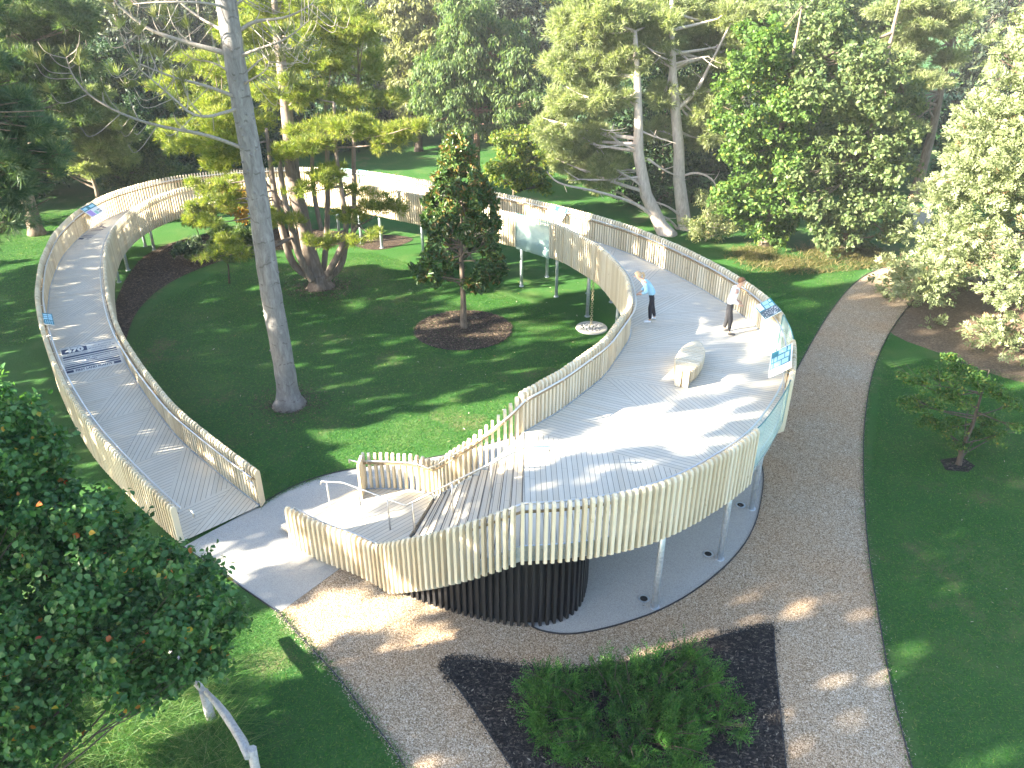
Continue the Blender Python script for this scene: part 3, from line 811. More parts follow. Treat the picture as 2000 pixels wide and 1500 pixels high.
for k in range(170):
    a, r_ = random.uniform(0, 6.28), 0.42 * math.sqrt(random.random()); s_ = random.uniform(.03, .055)
    blob(mb, (r_ * math.cos(a), r_ * math.sin(a), 0.02 + random.random() * .03), (s_, s_ * .8, s_ * .6))
peb = NT('grey_pebbles')
pebm = peb.fin(peb.ramp(peb.attr(), [(0, (0.18, 0.18, 0.18)), (0.5, (0.38, 0.37, 0.36)), (1, (0.62, 0.61, 0.6))]), 0.6)
o = mb.build('pebbles', pebm, dr); o['kind'] = 'stuff'
for (x, y), lab in (((2.92, 12.79), 'round uplight set in the paving, nearest the black slat wall'), ((4.68, 14.28), 'round uplight in the paving beside the middle steel post under the deck'), ((5.96, 16.2), 'round uplight in the paving farthest under the deck, by the glass pane')):
    u = thing('uplight', lab, 'ground light', (x, y, 0.012), 0, 'uplights in the paving under the deck')
    mb = MB(); m_ = 24
    V = [(0.085 * math.cos(2 * math.pi * i / m_), 0.085 * math.sin(2 * math.pi * i / m_), 0.008) for i in range(m_)] + [(0.13 * math.cos(2 * math.pi * i / m_), 0.13 * math.sin(2 * math.pi * i / m_), 0.006) for i in range(m_)]
    mb.add(V, [(i, m_ + i, m_ + (i + 1) % m_, (i + 1) % m_) for i in range(m_)]); mb.build('rim', M_STEEL, u)
    mb = MB(); mb.add([(0.086 * math.cos(2 * math.pi * i / m_), 0.086 * math.sin(2 * math.pi * i / m_), 0.004) for i in range(m_)], [tuple(range(m_))]); mb.build('lens', plain('dark_lens', (0.02, 0.025, 0.03), 0.15), u)

# ------------------------------------------------------------------ people
def skin_obj(name, joints, bones, mat, parent, sub=2):
    """joints: {name: (x, y, z, radius)}; one skinned surface"""
    names = list(joints); idx = {n: i for i, n in enumerate(names)}
    me = bpy.data.meshes.new(name)
    me.from_pydata([joints[n][:3] for n in names], [(idx[a], idx[b]) for a, b in bones], [])
    o = bpy.data.objects.new(name, me); COL.objects.link(o); o.parent = parent
    me.materials.append(mat)
    md = o.modifiers.new('skin', 'SKIN'); md.use_smooth_shade = True; md.branch_smoothing = 0.4
    for i, n in enumerate(names):
        r = joints[n][3]; r = r if isinstance(r, tuple) else (r, r)
        me.skin_vertices[0].data[i].radius = r
        me.skin_vertices[0].data[i].use_root = (i == 0)
    ss = o.modifiers.new('subdivision', 'SUBSURF'); ss.levels = sub; ss.render_levels = sub
    return o
M_SKIN = plain('skin', (0.52, 0.32, 0.23), 0.55, 0, 0.06)
def person(label, loc, rz, J, cols, hair, extra=None):
    """J: joint table of the pose, +x is where the person faces"""
    root = thing('person', label, 'person', loc, rz, 'people on the viewing deck')
    B = [('pelvis', 'spine'), ('spine', 'chest'), ('chest', 'neck'), ('neck', 'jaw'), ('jaw', 'face'), ('face', 'crown')]
    for s in 'LR': B += [('pelvis', 'hip' + s), ('hip' + s, 'knee' + s), ('knee' + s, 'ankle' + s), ('ankle' + s, 'toe' + s), ('chest', 'sh' + s), ('sh' + s, 'el' + s), ('el' + s, 'wr' + s), ('wr' + s, 'palm' + s)]
    jb = {k: v for k, v in J.items()}
    for s in 'LR':
        w, p = Vector(J['wr' + s][:3]), Vector(J['palm' + s][:3]); d = (p - w).normalized()
        side = d.cross(Vector((0, 1, 0))).normalized()
        if side.length < .1: side = Vector((1, 0, 0))
        cur = d.cross(side)
        for f, (o_, ln) in enumerate(((-.026, .062), (-.009, .074), (.009, .07), (.026, .054))):
            a = p + side * o_ + d * .03; b = a + d * ln * .55 + cur * .006; c = b + d * ln * .4 + cur * .022
            for q, nm, r_ in ((a, 'a', .010), (b, 'b', .009), (c, 'c', .008)): jb[f'{s}f{f}{nm}'] = (*q, r_)
            B += [('palm' + s, f'{s}f{f}a'), (f'{s}f{f}a', f'{s}f{f}b'), (f'{s}f{f}b', f'{s}f{f}c')]
        a = w.lerp(p, .6) - side * .035; b = a + d * .03 - side * .022
        jb[s + 'ta'] = (*a, .011); jb[s + 'tb'] = (*b, .009); B += [('wr' + s, s + 'ta'), (s + 'ta', s + 'tb')]
    for k_, f_ in (('pelvis', .72), ('spine', .85), ('chest', .88), ('hipL', .75), ('hipR', .75), ('kneeL', .85), ('kneeR', .85), ('ankleL', .65), ('ankleR', .65), ('toeL', .4), ('toeR', .4), ('shL', .8), ('shR', .8), ('elL', .8), ('elR', .8)):
        v_ = jb[k_]; jb[k_] = (*v_[:3], tuple(q * f_ for q in v_[3]) if isinstance(v_[3], tuple) else v_[3] * f_)
    skin_obj('body', jb, B, M_SKIN, root)
    g = lambda n, k: (*J[n][:3], (J[n][3] if not isinstance(J[n][3], tuple) else max(J[n][3])) + k)
    tj = {n: g(n, .016) for n in ('pelvis', 'hipL', 'hipR', 'kneeL', 'kneeR')}
    pv_, sp_ = Vector(J['pelvis'][:3]), Vector(J['spine'][:3])
    tj['pelvis'] = (pv_.x, pv_.y, pv_.z - .04, (.118, .10)); tj['waist'] = (*pv_.lerp(sp_, .55), (.125, .105))
    for q_ in ('hipL', 'hipR'): tj[q_] = (J[q_][0], J[q_][1] * .95, J[q_][2] - .08, .088)
    for s in 'LR':
        k, a = Vector(J['knee' + s][:3]), Vector(J['ankle' + s][:3])
        tj['cuff' + s] = (*k.lerp(a, .93), .052)
    skin_obj('trousers', tj, [('pelvis', 'waist'), ('pelvis', 'hipL'), ('pelvis', 'hipR'), ('hipL', 'kneeL'), ('hipR', 'kneeR'), ('kneeL', 'cuffL'), ('kneeR', 'cuffR')], cols[1], root)
    sj = {'hem': (*(Vector(J['pelvis'][:3]) - Vector((0, 0, .06))), (.155, .135)), 'mid': (*Vector(J['pelvis'][:3]).lerp(Vector(J['spine'][:3]), .4), (.15, .13)), 'spine': g('spine', .03), 'chest': g('chest', .022), 'collar': (*Vector(J['chest'][:3]).lerp(Vector(J['neck'][:3]), .75), .075)}
    sb = [('hem', 'mid'), ('mid', 'spine'), ('spine', 'chest'), ('chest', 'collar')]
    for s in 'LR':
        sj['sh' + s] = g('sh' + s, .02); sj['el' + s] = g('el' + s, .016); sj['wr' + s] = (*Vector(J['el' + s][:3]).lerp(Vector(J['wr' + s][:3]), .92), .044)
        sb += [('chest', 'sh' + s), ('sh' + s, 'el' + s), ('el' + s, 'wr' + s)]
    skin_obj('shirt', sj, sb, cols[0], root)
    for s in 'LR':
        a, t = Vector(J['ankle' + s][:3]), Vector(J['toe' + s][:3]); d = (t - a); d.z = 0; d.normalize()
        h = Vector((a.x, a.y, .05)) - d * .05
        skin_obj('shoe', {'top': (a.x, a.y, .10, .05), 'mid': (a.x + d.x * .02, a.y + d.y * .02, .05, .05), 'heel': (*h, .045), 'ball': (*(Vector((a.x, a.y, .042)) + d * .13), .046), 'toe': (*(Vector((a.x, a.y, .035)) + d * .20), .034)}, [('top', 'mid'), ('mid', 'heel'), ('mid', 'ball'), ('ball', 'toe')], cols[2], root)
    # hair, eyes, nose
    fc, cr, jw = Vector(J['face'][:3]), Vector(J['crown'][:3]), Vector(J['jaw'][:3])
    upv = (cr - jw).normalized(); fw = Vector((1, 0, 0)); fw = (fw - upv * fw.dot(upv)).normalized()
    sd = upv.cross(fw)
    mb = MB()
    c0 = fc + upv * .028 - fw * .012
    V = []; F = []
    nu, nv = 14, 7
    for i in range(nv + 1):
        th = i / nv * R(118)
        for k in range(nu):
            ph = 2 * math.pi * k / nu
            thh = th * (0.62 + 0.38 * (1 - math.cos(ph)) / 2 * 1.0) if True else th
            V.append(c0 + upv * math.cos(thh) * .108 + fw * math.sin(thh) * math.cos(ph) * .112 + sd * math.sin(thh) * math.sin(ph) * .098)
    for i in range(nv):
        for k in range(nu): F.append((i * nu + k, i * nu + (k + 1) % nu, (i + 1) * nu + (k + 1) % nu, (i + 1) * nu + k))
    mb.add(V, F, .5, smooth=True)
    if hair[1] == 'tail':
        b_ = c0 - fw * .10 + upv * .03
        mb.tube([b_, b_ - fw * .06 + upv * .0, b_ - fw * .09 - Vector((0, 0, .09)), b_ - fw * .07 - Vector((0, 0, .2))], [.028, .04, .036, .012], 8)
    mb.build('hair', hair[0], root)
    for sg in (-1, 1):
        e = MB(); blob(e, fc + fw * .088 + sd * sg * .032 + upv * .005, (.011, .011, .009), .5, 0); e.build('eye', plain('dark_eye', (.02, .015, .01), .3), root)
    e = MB(); e.tube([fc + fw * .085 + upv * .0, fc + fw * .115 - upv * .028, fc + fw * .09 - upv * .034], [.009, .016, .010], 6); e.build('nose', M_SKIN, root)
    return root
def pose(lean=0.0, arms=None, feet=None, h=1.0):
    J = dict(pelvis=(0, 0, .96, .105), spine=(.02 + lean * .25, 0, 1.15, .118), chest=(.03 + lean * .75, 0, 1.36 - lean * .12, (.15, .125)), neck=(.05 + lean * 1.1, 0, 1.50 - lean * .2, .055),
             jaw=(.085 + lean * 1.25, 0, 1.565 - lean * .22, .07), face=(.08 + lean * 1.35, 0, 1.635 - lean * .24, .088), crown=(.055 + lean * 1.4, 0, 1.70 - lean * .25, .075))
    for s, y in (('L', 1), ('R', -1)):
        fx, fy = feet[s]
        J['hip' + s] = (0, .085 * y, .86, .076); J['knee' + s] = (.035 + fx * .5, (.10 + fy * .5) * y, .49, .06)
        J['ankle' + s] = (fx, (.11 + fy) * y, .09, .042); J['toe' + s] = (fx + .16, (.13 + fy) * y, .04, .034)
        J['sh' + s] = (.02 + lean * .8, .185 * y, 1.42 - lean * .15, .056)
        e, w, p = arms[s]
        J['el' + s] = (*e, .043); J['wr' + s] = (*w, .031); J['palm' + s] = (*p, .033)
    return {k: (v[0] * h, v[1] * h, v[2] * h, v[3]) for k, v in J.items()}
man = pose(0.12, {'L': ((.04, .27, 1.14), (.20, .20, .98), (.27, .16, .95)), 'R': ((.04, -.27, 1.14), (.20, -.20, .98), (.27, -.16, .95))}, {'L': (-.05, .0), 'R': (.05, .02)}, 1.03)
person('man in a white long-sleeved shirt and dark trousers standing facing the glass pane', (6.46, 21.2, 2.67), R(-6), man,
       (plain('white_shirt', (0.74, 0.76, 0.80), .8, 0, .05), plain('charcoal_trousers', (0.016, 0.016, 0.020), .8, 0, .3), plain('grey_shoes', (0.07, 0.07, 0.074), .7)), (plain('auburn_hair', (.16, .075, .035), .7, 0, .3, 40), 'short'))
wom = pose(0.32, {'L': ((.22, .26, 1.10), (.36, .12, .98), (.43, .06, .95)), 'R': ((.22, -.26, 1.10), (.36, -.12, .98), (.43, -.05, .94))}, {'L': (.02, .02), 'R': (-.16, .03)}, 0.96)
person('woman in a pale blue jacket and black leggings leaning towards the inner slat fence', (4.31, 22.1, 2.67), R(176), wom,
       (plain('pale_denim', (0.30, 0.52, 0.66), .85, 0, .12, 30), plain('black_leggings', (0.010, 0.010, 0.018), .7), plain('white_shoes', (.75, .75, .76), .6)), (plain('blonde_hair', (.48, .34, .19), .6, 0, .2, 40), 'tail'))

# ------------------------------------------------------------------ vegetation builders
def unit(n):
    v = rng.normal(size=(n, 3)); return v / np.linalg.norm(v, axis=1, keepdims=True)
def norm(v): return v / (np.linalg.norm(v, axis=-1, keepdims=True) + 1e-9)
def perp(a):
    r = unit(len(a)); return norm(r - a * (r * a).sum(1, keepdims=True))

def clump_points(cl, n, subs=16, spread=0.24, shell=(0.55, 1.0), up=-1.0):
    """n points in uneven sub-clumps on and inside ellipsoid clumps; returns centres and outward directions"""
    cl = np.asarray(cl, float)
    if cl.shape[1] == 4: cl = np.c_[cl[:, :3], cl[:, 3:4], cl[:, 3:4], cl[:, 3:4]]
    w = (cl[:, 3] * cl[:, 4] * cl[:, 5]) ** (2 / 3); w /= w.sum()
    d = unit(len(cl) * subs); d[:, 2] = np.where(d[:, 2] < up, -d[:, 2], d[:, 2])
    d = d.reshape(len(cl), subs, 3)
    rad = rng.uniform(*shell, size=(len(cl), subs, 1))
    sc = cl[:, None, :3] + d * rad * cl[:, None, 3:]
    ci = rng.choice(len(cl), n, p=w); si_ = rng.integers(0, subs, n)
    r = cl[ci, 3:]
    q = unit(n) * rng.random((n, 1)) ** 0.5 * spread * r * rng.uniform(.6, 1.3, (n, 1))
    return sc[ci, si_] + q, norm(d[ci, si_] + 0.6 * norm(q))

def leaf_mesh(name, C, axis, nrm, size, aspect, mat, parent, fold=0.12, tint=None, six=False):
    n = len(C)
    l = size * rng.uniform(.65, 1.25, (n, 1)); w = l * aspect
    axis = norm(axis); b = norm(np.cross(nrm, axis)); nn = np.cross(axis, b)
    tint = rng.random(n) if tint is None else tint
    if six:
        V = np.stack([C - axis * l * .5, C - axis * l * .12 + b * w * .5 + nn * l * fold, C + axis * l * .28 + b * w * .36 + nn * l * fold * .7, C + axis * l * .55 - nn * l * .08,
                      C + axis * l * .28 - b * w * .36 + nn * l * fold * .7, C - axis * l * .12 - b * w * .5 + nn * l * fold], 1).reshape(-1, 3)
        i = np.arange(n)[:, None] * 6
        F = np.concatenate([i + [[0, 1, 2, 3]], i + [[0, 3, 4, 5]]], 1).reshape(-1, 4)
        return np_mesh(name, V, F, mat, parent, np.repeat(tint, 2))
    V = np.stack([C - axis * l * .5, C + b * w * .5 + nn * l * fold, C + axis * l * .5, C - b * w * .5 + nn * l * fold], 1).reshape(-1, 3)
    F = np.arange(4 * n).reshape(n, 4)
    return np_mesh(name, V, F, mat, parent, tint)

def broad_crown(name, cl, n, size, mat, parent, aspect=.6, droop=.3, six=False, subs=16, spread=.24, shell=(.55, 1.0)):
    C, D = clump_points(cl, n, subs, spread, shell)
    ax = norm(D * .5 + unit(n) * .9 - np.array([0, 0, droop]))
    nr = norm(D * .5 + unit(n) * .6 + np.array([0, 0, .6]))
    return leaf_mesh(name, C, ax, nr, size, aspect, mat, parent, six=six)

def needle_mesh(name, C, axis, L, w, k, cone, mat, parent, tint=None):
    """tufts: k thin needles fanning from each centre"""
    n = len(C)
    ax = np.repeat(norm(axis), k, 0); B = np.repeat(C, k, 0); m = n * k
    d = norm(ax + cone * rng.normal(size=(m, 3)) * .6)
    ln = L * rng.uniform(.6, 1.15, (m, 1)); s = perp(d) * w * .5
    mid = B + d * ln * .45
    V = np.stack([B, mid + s, B + d * ln, mid - s], 1).reshape(-1, 3)
    F = np.arange(4 * m).reshape(m, 4)
    t = np.repeat(rng.random(n) if tint is None else tint, k) * .8 + rng.random(m) * .2
    return np_mesh(name, V, F, mat, parent, t)

def pine_crown(name, cl, n, L, w, k, mat, parent, cone=.9, lift=.5, subs=14, spread=.3, shell=(.45, 1.0), up=-1.0):
    C, D = clump_points(cl, n, subs, spread, shell, up)
    ax = norm(D + unit(n) * .5 + np.array([0, 0, lift]))
    return needle_mesh(name, C, ax, L, w, k, cone, mat, parent)

def limb_pts(a, b, sag=0.15, n=6, wob=.06):
    a, b = Vector(a), Vector(b); L = (b - a).length
    mid = a.lerp(b, .5) + Vector((random.uniform(-wob, wob) * L, random.uniform(-wob, wob) * L, -sag * L * random.uniform(.4, 1.2)))
    return [a * (1 - t) ** 2 + mid * 2 * t * (1 - t) + b * t * t for t in [i / (n - 1) for i in range(n)]]

def trunk_mesh(path, cl, mat, parent, every=1, lr=.05, sag=.12, drop=.35, name='trunk', sides=9):
    """path: (x, y, z, r) up the stem; limbs run from the stem to the clumps"""
    mb = MB()
    P = [Vector(p[:3]) for p in path]
    base = P[0]
    pts, rad = [], []
    for i in range(len(P)):
        pts.append(P[i]); rad.append(path[i][3])
    fl = [(P[0] + Vector((0, 0, -.1)), rad[0] * 1.5), (P[0] + (P[1] - P[0]) * min(.12, .35 / max((P[1] - P[0]).length, .1)), rad[0] * 1.08)]
    mb.tube([fl[0][0], fl[1][0]] + pts[1:], [fl[0][1], fl[1][1]] + rad[1:], sides, jitter=.05)
    for i, c in enumerate(cl):
        if i % every: continue
        c = Vector(c[:3])
        q = min(P, key=lambda p: abs(p.z - (c.z - drop * math.hypot(c.x - p.x, c.y - p.y))))
        k = P.index(q); q = q.lerp(P[min(k + 1, len(P) - 1)], random.random() * .6)
        L = (c - q).length
        if L < .3: continue
        r0 = min(lr * (1 + L * .12), rad[k] * .7)
        mb.tube(limb_pts(q, c, sag), list(np.linspace(r0, r0 * .22, 6)), 6, cap=False)
        for _ in range(2):
            e = c + Vector((random.uniform(-.5, .5), random.uniform(-.5, .5), random.uniform(-.1, .5))) * min(1.2, L * .4)
            mb.tube(limb_pts(q.lerp(c, .65), e, sag, 4), list(np.linspace(r0 * .4, r0 * .12, 4)), 5, cap=False)
    return mb.build(name, mat, parent)

def local(cl, o): return [tuple(np.array(c[:3]) - np.array(o[:3])) + tuple(c[3:]) for c in cl]

# leaf and bark materials
L_WPINE = leaf_mat('white_pine_needles', [(0, (0.060, 0.105, 0.022)), (.4, (0.150, 0.190, 0.036)), (.8, (0.23, 0.24, 0.055)), (1, (0.28, 0.25, 0.08))], .45)
L_DPINE = leaf_mat('dark_pine_needles', [(0, (0.038, 0.076, 0.034)), (.5, (0.078, 0.125, 0.048)), (1, (0.14, 0.18, 0.07))], .35)  # darker green needles for several pines, yews and back trees
L_BPINE = leaf_mat('blue_pine_needles', [(0, (0.042, 0.082, 0.055)), (.5, (0.088, 0.138, 0.082)), (1, (0.16, 0.20, 0.11))], .35)
L_DARK = leaf_mat('dark_yew', [(0, (0.014, 0.040, 0.022)), (.6, (0.032, 0.072, 0.034)), (1, (0.075, 0.12, 0.045))], .25)
L_SPRUCE = leaf_mat('dark_spruce', [(0, (0.012, 0.024, 0.018)), (.6, (0.028, 0.045, 0.030)), (1, (0.075, 0.095, 0.050))], .2)
L_CREAM = leaf_mat('cream_conifer', [(0, (0.09, 0.11, 0.045)), (.5, (0.17, 0.18, 0.075)), (1, (0.24, 0.23, 0.11))], .3)
L_SCOTS = leaf_mat('scots_pine_needles', [(0, (0.11, 0.145, 0.068)), (.5, (0.21, 0.24, 0.12)), (.9, (0.30, 0.32, 0.18)), (1, (0.30, 0.21, 0.12))], .5)
L_BROAD = leaf_mat('fresh_broad_leaves', [(0, (0.036, 0.085, 0.018)), (.5, (0.078, 0.150, 0.030)), (.93, (0.14, 0.21, 0.05)), (1, (0.24, 0.22, 0.04))], .42)
L_BROAD2 = leaf_mat('grey_green_leaves', [(0, (0.050, 0.090, 0.036)), (.5, (0.105, 0.15, 0.058)), (1, (0.17, 0.20, 0.09))], .4)
L_WEEP = leaf_mat('drooping_leaves', [(0, (0.040, 0.080, 0.032)), (.5, (0.080, 0.135, 0.048)), (1, (0.14, 0.175, 0.06))], .4)
L_YELLOW = leaf_mat('yellowing_leaves', [(0, (0.050, 0.100, 0.016)), (.5, (0.105, 0.155, 0.025)), (1, (0.24, 0.24, 0.035))], .45)
L_ORANGE = leaf_mat('orange_leaves', [(0, (0.22, 0.18, 0.03)), (.5, (0.36, 0.24, 0.03)), (1, (0.42, 0.16, 0.02))], .45)
L_CEDAR = leaf_mat('pale_cedar_sprays', [(0, (0.12, 0.155, 0.075)), (.45, (0.21, 0.245, 0.13)), (.97, (0.30, 0.325, 0.19)), (.985, (0.26, 0.17, 0.09)), (1, (0.20, 0.12, 0.07))], .3)
L_MAG = leaf_mat('glossy_magnolia_leaves', [(0, (0.034, 0.078, 0.024)), (.55, (0.072, 0.130, 0.038)), (.82, (0.125, 0.175, 0.045)), (.87, (0.19, 0.12, 0.04)), (1, (0.27, 0.17, 0.06))], .25, .28)
L_QUINCE = leaf_mat('round_shrub_leaves', [(0, (0.024, 0.080, 0.022)), (.5, (0.050, 0.140, 0.036)), (.985, (0.10, 0.205, 0.06)), (.991, (0.40, 0.30, 0.03)), (.996, (0.42, 0.15, 0.03)), (1, (0.30, 0.03, 0.02))], .3, .42)
L_BED = leaf_mat('bright_feathery_leaves', [(0, (0.020, 0.078, 0.014)), (.6, (0.042, 0.145, 0.024)), (1, (0.090, 0.200, 0.040))], .35)
L_SMALL = leaf_mat('small_tree_leaves', [(0, (0.035, 0.095, 0.020)), (.7, (0.075, 0.155, 0.030)), (.95, (0.14, 0.18, 0.04)), (1, (0.26, 0.20, 0.04))], .35)
L_GRASS = leaf_mat('long_grass_blades', [(0, (0.035, 0.120, 0.024)), (.6, (0.090, 0.210, 0.050)), (.93, (0.20, 0.29, 0.10)), (1, (0.42, 0.38, 0.23))], .5)
L_DRYGR = leaf_mat('dry_grass_blades', [(0, (0.05, 0.085, 0.02)), (.5, (0.13, 0.12, 0.045)), (1, (0.27, 0.21, 0.11))], .4)
B_GREY = bark_mat('grey_pine_bark', (0.20, 0.185, 0.17), (0.37, 0.345, 0.325))
B_BROWN = bark_mat('brown_bark', (0.10, 0.075, 0.055), (0.23, 0.185, 0.145))
B_PALE = bark_mat('pale_bark', (0.24, 0.20, 0.17), (0.46, 0.40, 0.35))
B_DARK = bark_mat('dark_bark', (0.045, 0.035, 0.028), (0.12, 0.095, 0.075))
B_SCOTS = bark_mat('pale_scots_bark', (0.34, 0.28, 0.24), (0.60, 0.52, 0.46))  # paler bark of the two Scots pines
B_TWIG = bark_mat('bare_twig', (0.22, 0.19, 0.16), (0.40, 0.36, 0.31), (20, 20, 20), .2)

# ------------------------------------------------------------------ tall bare-stemmed pine in the lawn
bx, by = -7.16, 21.5
tp = thing('pine_tree', 'tall straight grey pine trunk standing alone in the lawn, with sparse dying branches high up', 'tree', (bx, by, 0))
mb = MB()
zs = np.linspace(0, 17.5, 60)
rad = [0.33 + .26 * math.exp(-z / .22) - .0065 * z - (.0 if z < 14 else (z - 14) * .04) for z in zs]
for i, z in enumerate(zs):
    if i % 3 == 1: rad[i] *= 1.035
mb.tube([(0.02 * math.sin(z * 1.1), 0.02 * math.cos(z * .8), z - .05) for z in zs], rad, 18, jitter=.012)
for i in range(60):
    z = random.uniform(1.5, 13); a = random.uniform(math.pi, 2 * math.pi)
    r_ = .33 - .0065 * z
    blob(mb, (r_ * .97 * math.cos(a), r_ * .97 * math.sin(a), z), (.05, .05, .03), None, .2)
B_KNOT = NT('banded_pine_bark')
def _pinebark():
    n = B_KNOT; p = n.geo()
    f = n.noise(n.mapping(p, (7, 7, 2.2)), 1.0, 7, .75, .7)
    c = n.ramp(f, [(.28, (.12, .11, .105)), (.5, (.21, .20, .195)), (.72, (.31, .30, .29))])
    sp = n.node('SeparateXYZ'); n.link(p, sp.inputs[0])
    w = n.noise(n.mapping(p, (1.5, 1.5, .6)), 1.0, 3)
    zz = n.math('ADD', n.math('MULTIPLY', sp.outputs[2], 1.55), n.math('MULTIPLY', w, 1.1))
    k = n.math('LESS_THAN', n.math('FRACT', zz), .07)
    sc = n.noise(n.mapping(p, (5, 5, 3)), 1.0, 3)
    c = n.mix(n.math('MULTIPLY', n.math('MULTIPLY', k, n.math('GREATER_THAN', sc, .5)), .6), c, (.09, .08, .07))
    n.bump(f, .6, .03)
    return n.fin(c, .9, 0, .2)
mb.build('trunk', _pinebark(), tp)
def tuft_mesh(name, C, A, L, w, k, cone, mat, parent): return needle_mesh(name, np.array(C, float), np.array(A, float), L, w, k, cone, mat, parent)
BR = [
    ([(440, 105), (332, 74), (280, 53), (224, 4)], 21.3, .075), ([(452, 194), (402, 167), (333, 150), (266, 122)], 20.8, .055),
    ([(459, 226), (385, 235), (333, 186), (270, 133)], 20.2, .05), ([(467, 294), (402, 262), (315, 248), (245, 227), (175, 189), (140, 147), (130, 112)], 21.0, .055),
    ([(432, 60), (380, 30), (330, -15)], 21.8, .05), ([(466, 60), (497, 40), (560, 36), (610, 8)], 21.6, .06), ([(473, 110), (508, 94), (560, 77), (603, 40)], 21.2, .045),
    ([(482, 168), (500, 150), (520, 138), (527, 120)], 21.0, .03), ([(437, 15), (400, 5), (320, 3), (260, 8)], 20.6, .04), ([(455, 10), (480, -5), (505, -30)], 21.5, .05),
    ([(446, 140), (415, 120), (380, 118), (352, 100)], 22.2, .03), ([(476, 140), (520, 105), (590, 90)], 22.3, .03)]
for px, Y, r0 in BR:
    pts = [at(x, y, Y) for x, y in px]
    pts[0] = Vector((bx, by, pts[0].z)) + (Vector((pts[1].x, pts[1].y, 0)) - Vector((bx, by, 0))).normalized() * .2
    sm = [Vector(p) for p in chaikin(pts, 2)]
    mb = MB()
    o3 = Vector((bx, by, 0))
    sm = [p - o3 for p in sm]
    mb.tube(sm, list(np.linspace(r0, r0 * .2, len(sm))), 7)
    TC, TA = [], []
    n = len(sm)
    for i in range(max(2, n // 4), n):
        for _ in range(2):
            if random.random() < .52: continue
            d = (sm[min(i + 1, n - 1)] - sm[i - 1]).normalized()
            sd = d.cross(Vector((random.uniform(-.4, .4), 1, random.uniform(-.4, .4)))).normalized() * random.choice((-1, 1))
            L = random.uniform(.25, 1.15)
            a = sm[i]; b = a + sd * L * .6 + d * L * .5 + Vector((0, random.uniform(-.4, .4), -.25 * L)); c = b + d * L * .1 + Vector((0, 0, .38 * L)) + sd * .12
            tw = chaikin([a, b, c], 2)
            mb.tube(tw, list(np.linspace(r0 * .2 + .003, .006, len(tw))), 5, cap=False)
            if random.random() < .6: TC.append(tuple(c)); TA.append(tuple((Vector(c) - b).normalized() + Vector((0, 0, .3))))
    TC.append(tuple(sm[-1])); TA.append(tuple((sm[-1] - sm[-2]).normalized()))
    b_ = mb.build('branch', B_TWIG, tp)
    tuft_mesh('needles', TC, TA, .36, .018, 34, .75, L_CREAM if random.random() < .6 else L_SCOTS, b_)

# ------------------------------------------------------------------ many-stemmed white pine behind it
PX = [(580, 60, 60, 33.5), (650, 62, 60, 33), (695, 50, 42, 32.5), (480, 75, 60, 33.5), (540, 25, 60, 34), (640, 15, 50, 34), (400, 200, 58, 33), (440, 235, 50, 32.5), (590, 175, 48, 31.5), (520, 185, 45, 33), (410, 262, 58, 32), (425, 292, 48, 31), (580, 290, 36, 30.5), (600, 272, 40, 31),
      (690, 255, 52, 31), (730, 268, 40, 30.5), (775, 262, 34, 30.3), (815, 248, 26, 30), (540, 300, 30, 31), (640, 240, 34, 32), (705, 180, 50, 34), (745, 200, 42, 34.5), (700, 130, 45, 35), (660, 330, 46, 31.5), (620, 345, 38, 29.8), (590, 365, 36, 29.6), (650, 350, 30, 29.8),
      (470, 372, 60, 33), (400, 362, 46, 32.5), (430, 332, 44, 32), (430, 400, 38, 30), (400, 432, 32, 29.5), (560, 432, 44, 30.5), (515, 425, 34, 30.5), (680, 425, 38, 31), (760, 402, 44, 31), (720, 400, 34, 31), (640, 470, 34, 29.5), (605, 465, 24, 29.3), (440, 478, 46, 29), (480, 492, 28, 28.6), (415, 500, 26, 28.8), (690, 375, 34, 32), (380, 130, 55, 35.5), (450, 140, 50, 35), (560, 120, 50, 34.5), (630, 120, 45, 34.5), (340, 170, 45, 35), (500, 250, 40, 33.5), (355, 265, 40, 33), (690, 470, 26, 29.6), (730, 455, 24, 29.8)]
o3 = (-8.5, 32.1, 0)
wp = thing('white_pine', 'many-stemmed pine with candelabra limbs and yellow-green needle plates behind the bare trunk', 'tree', o3)
cl = []
for x, y, r, Y in PX:
    p = at(x, y, Y); rr = r / 1500 * (Y / .9) * (1 if y < 310 else .72)
    for _ in range(3):
        cl.append((p.x + random.uniform(-.55, .55) * rr, p.y + random.uniform(-.8, .8) * rr, p.z + random.uniform(-.3, .3) * rr, rr * random.uniform(.6, .9), rr * random.uniform(.6, .9), rr * random.uniform(.26, .42)))
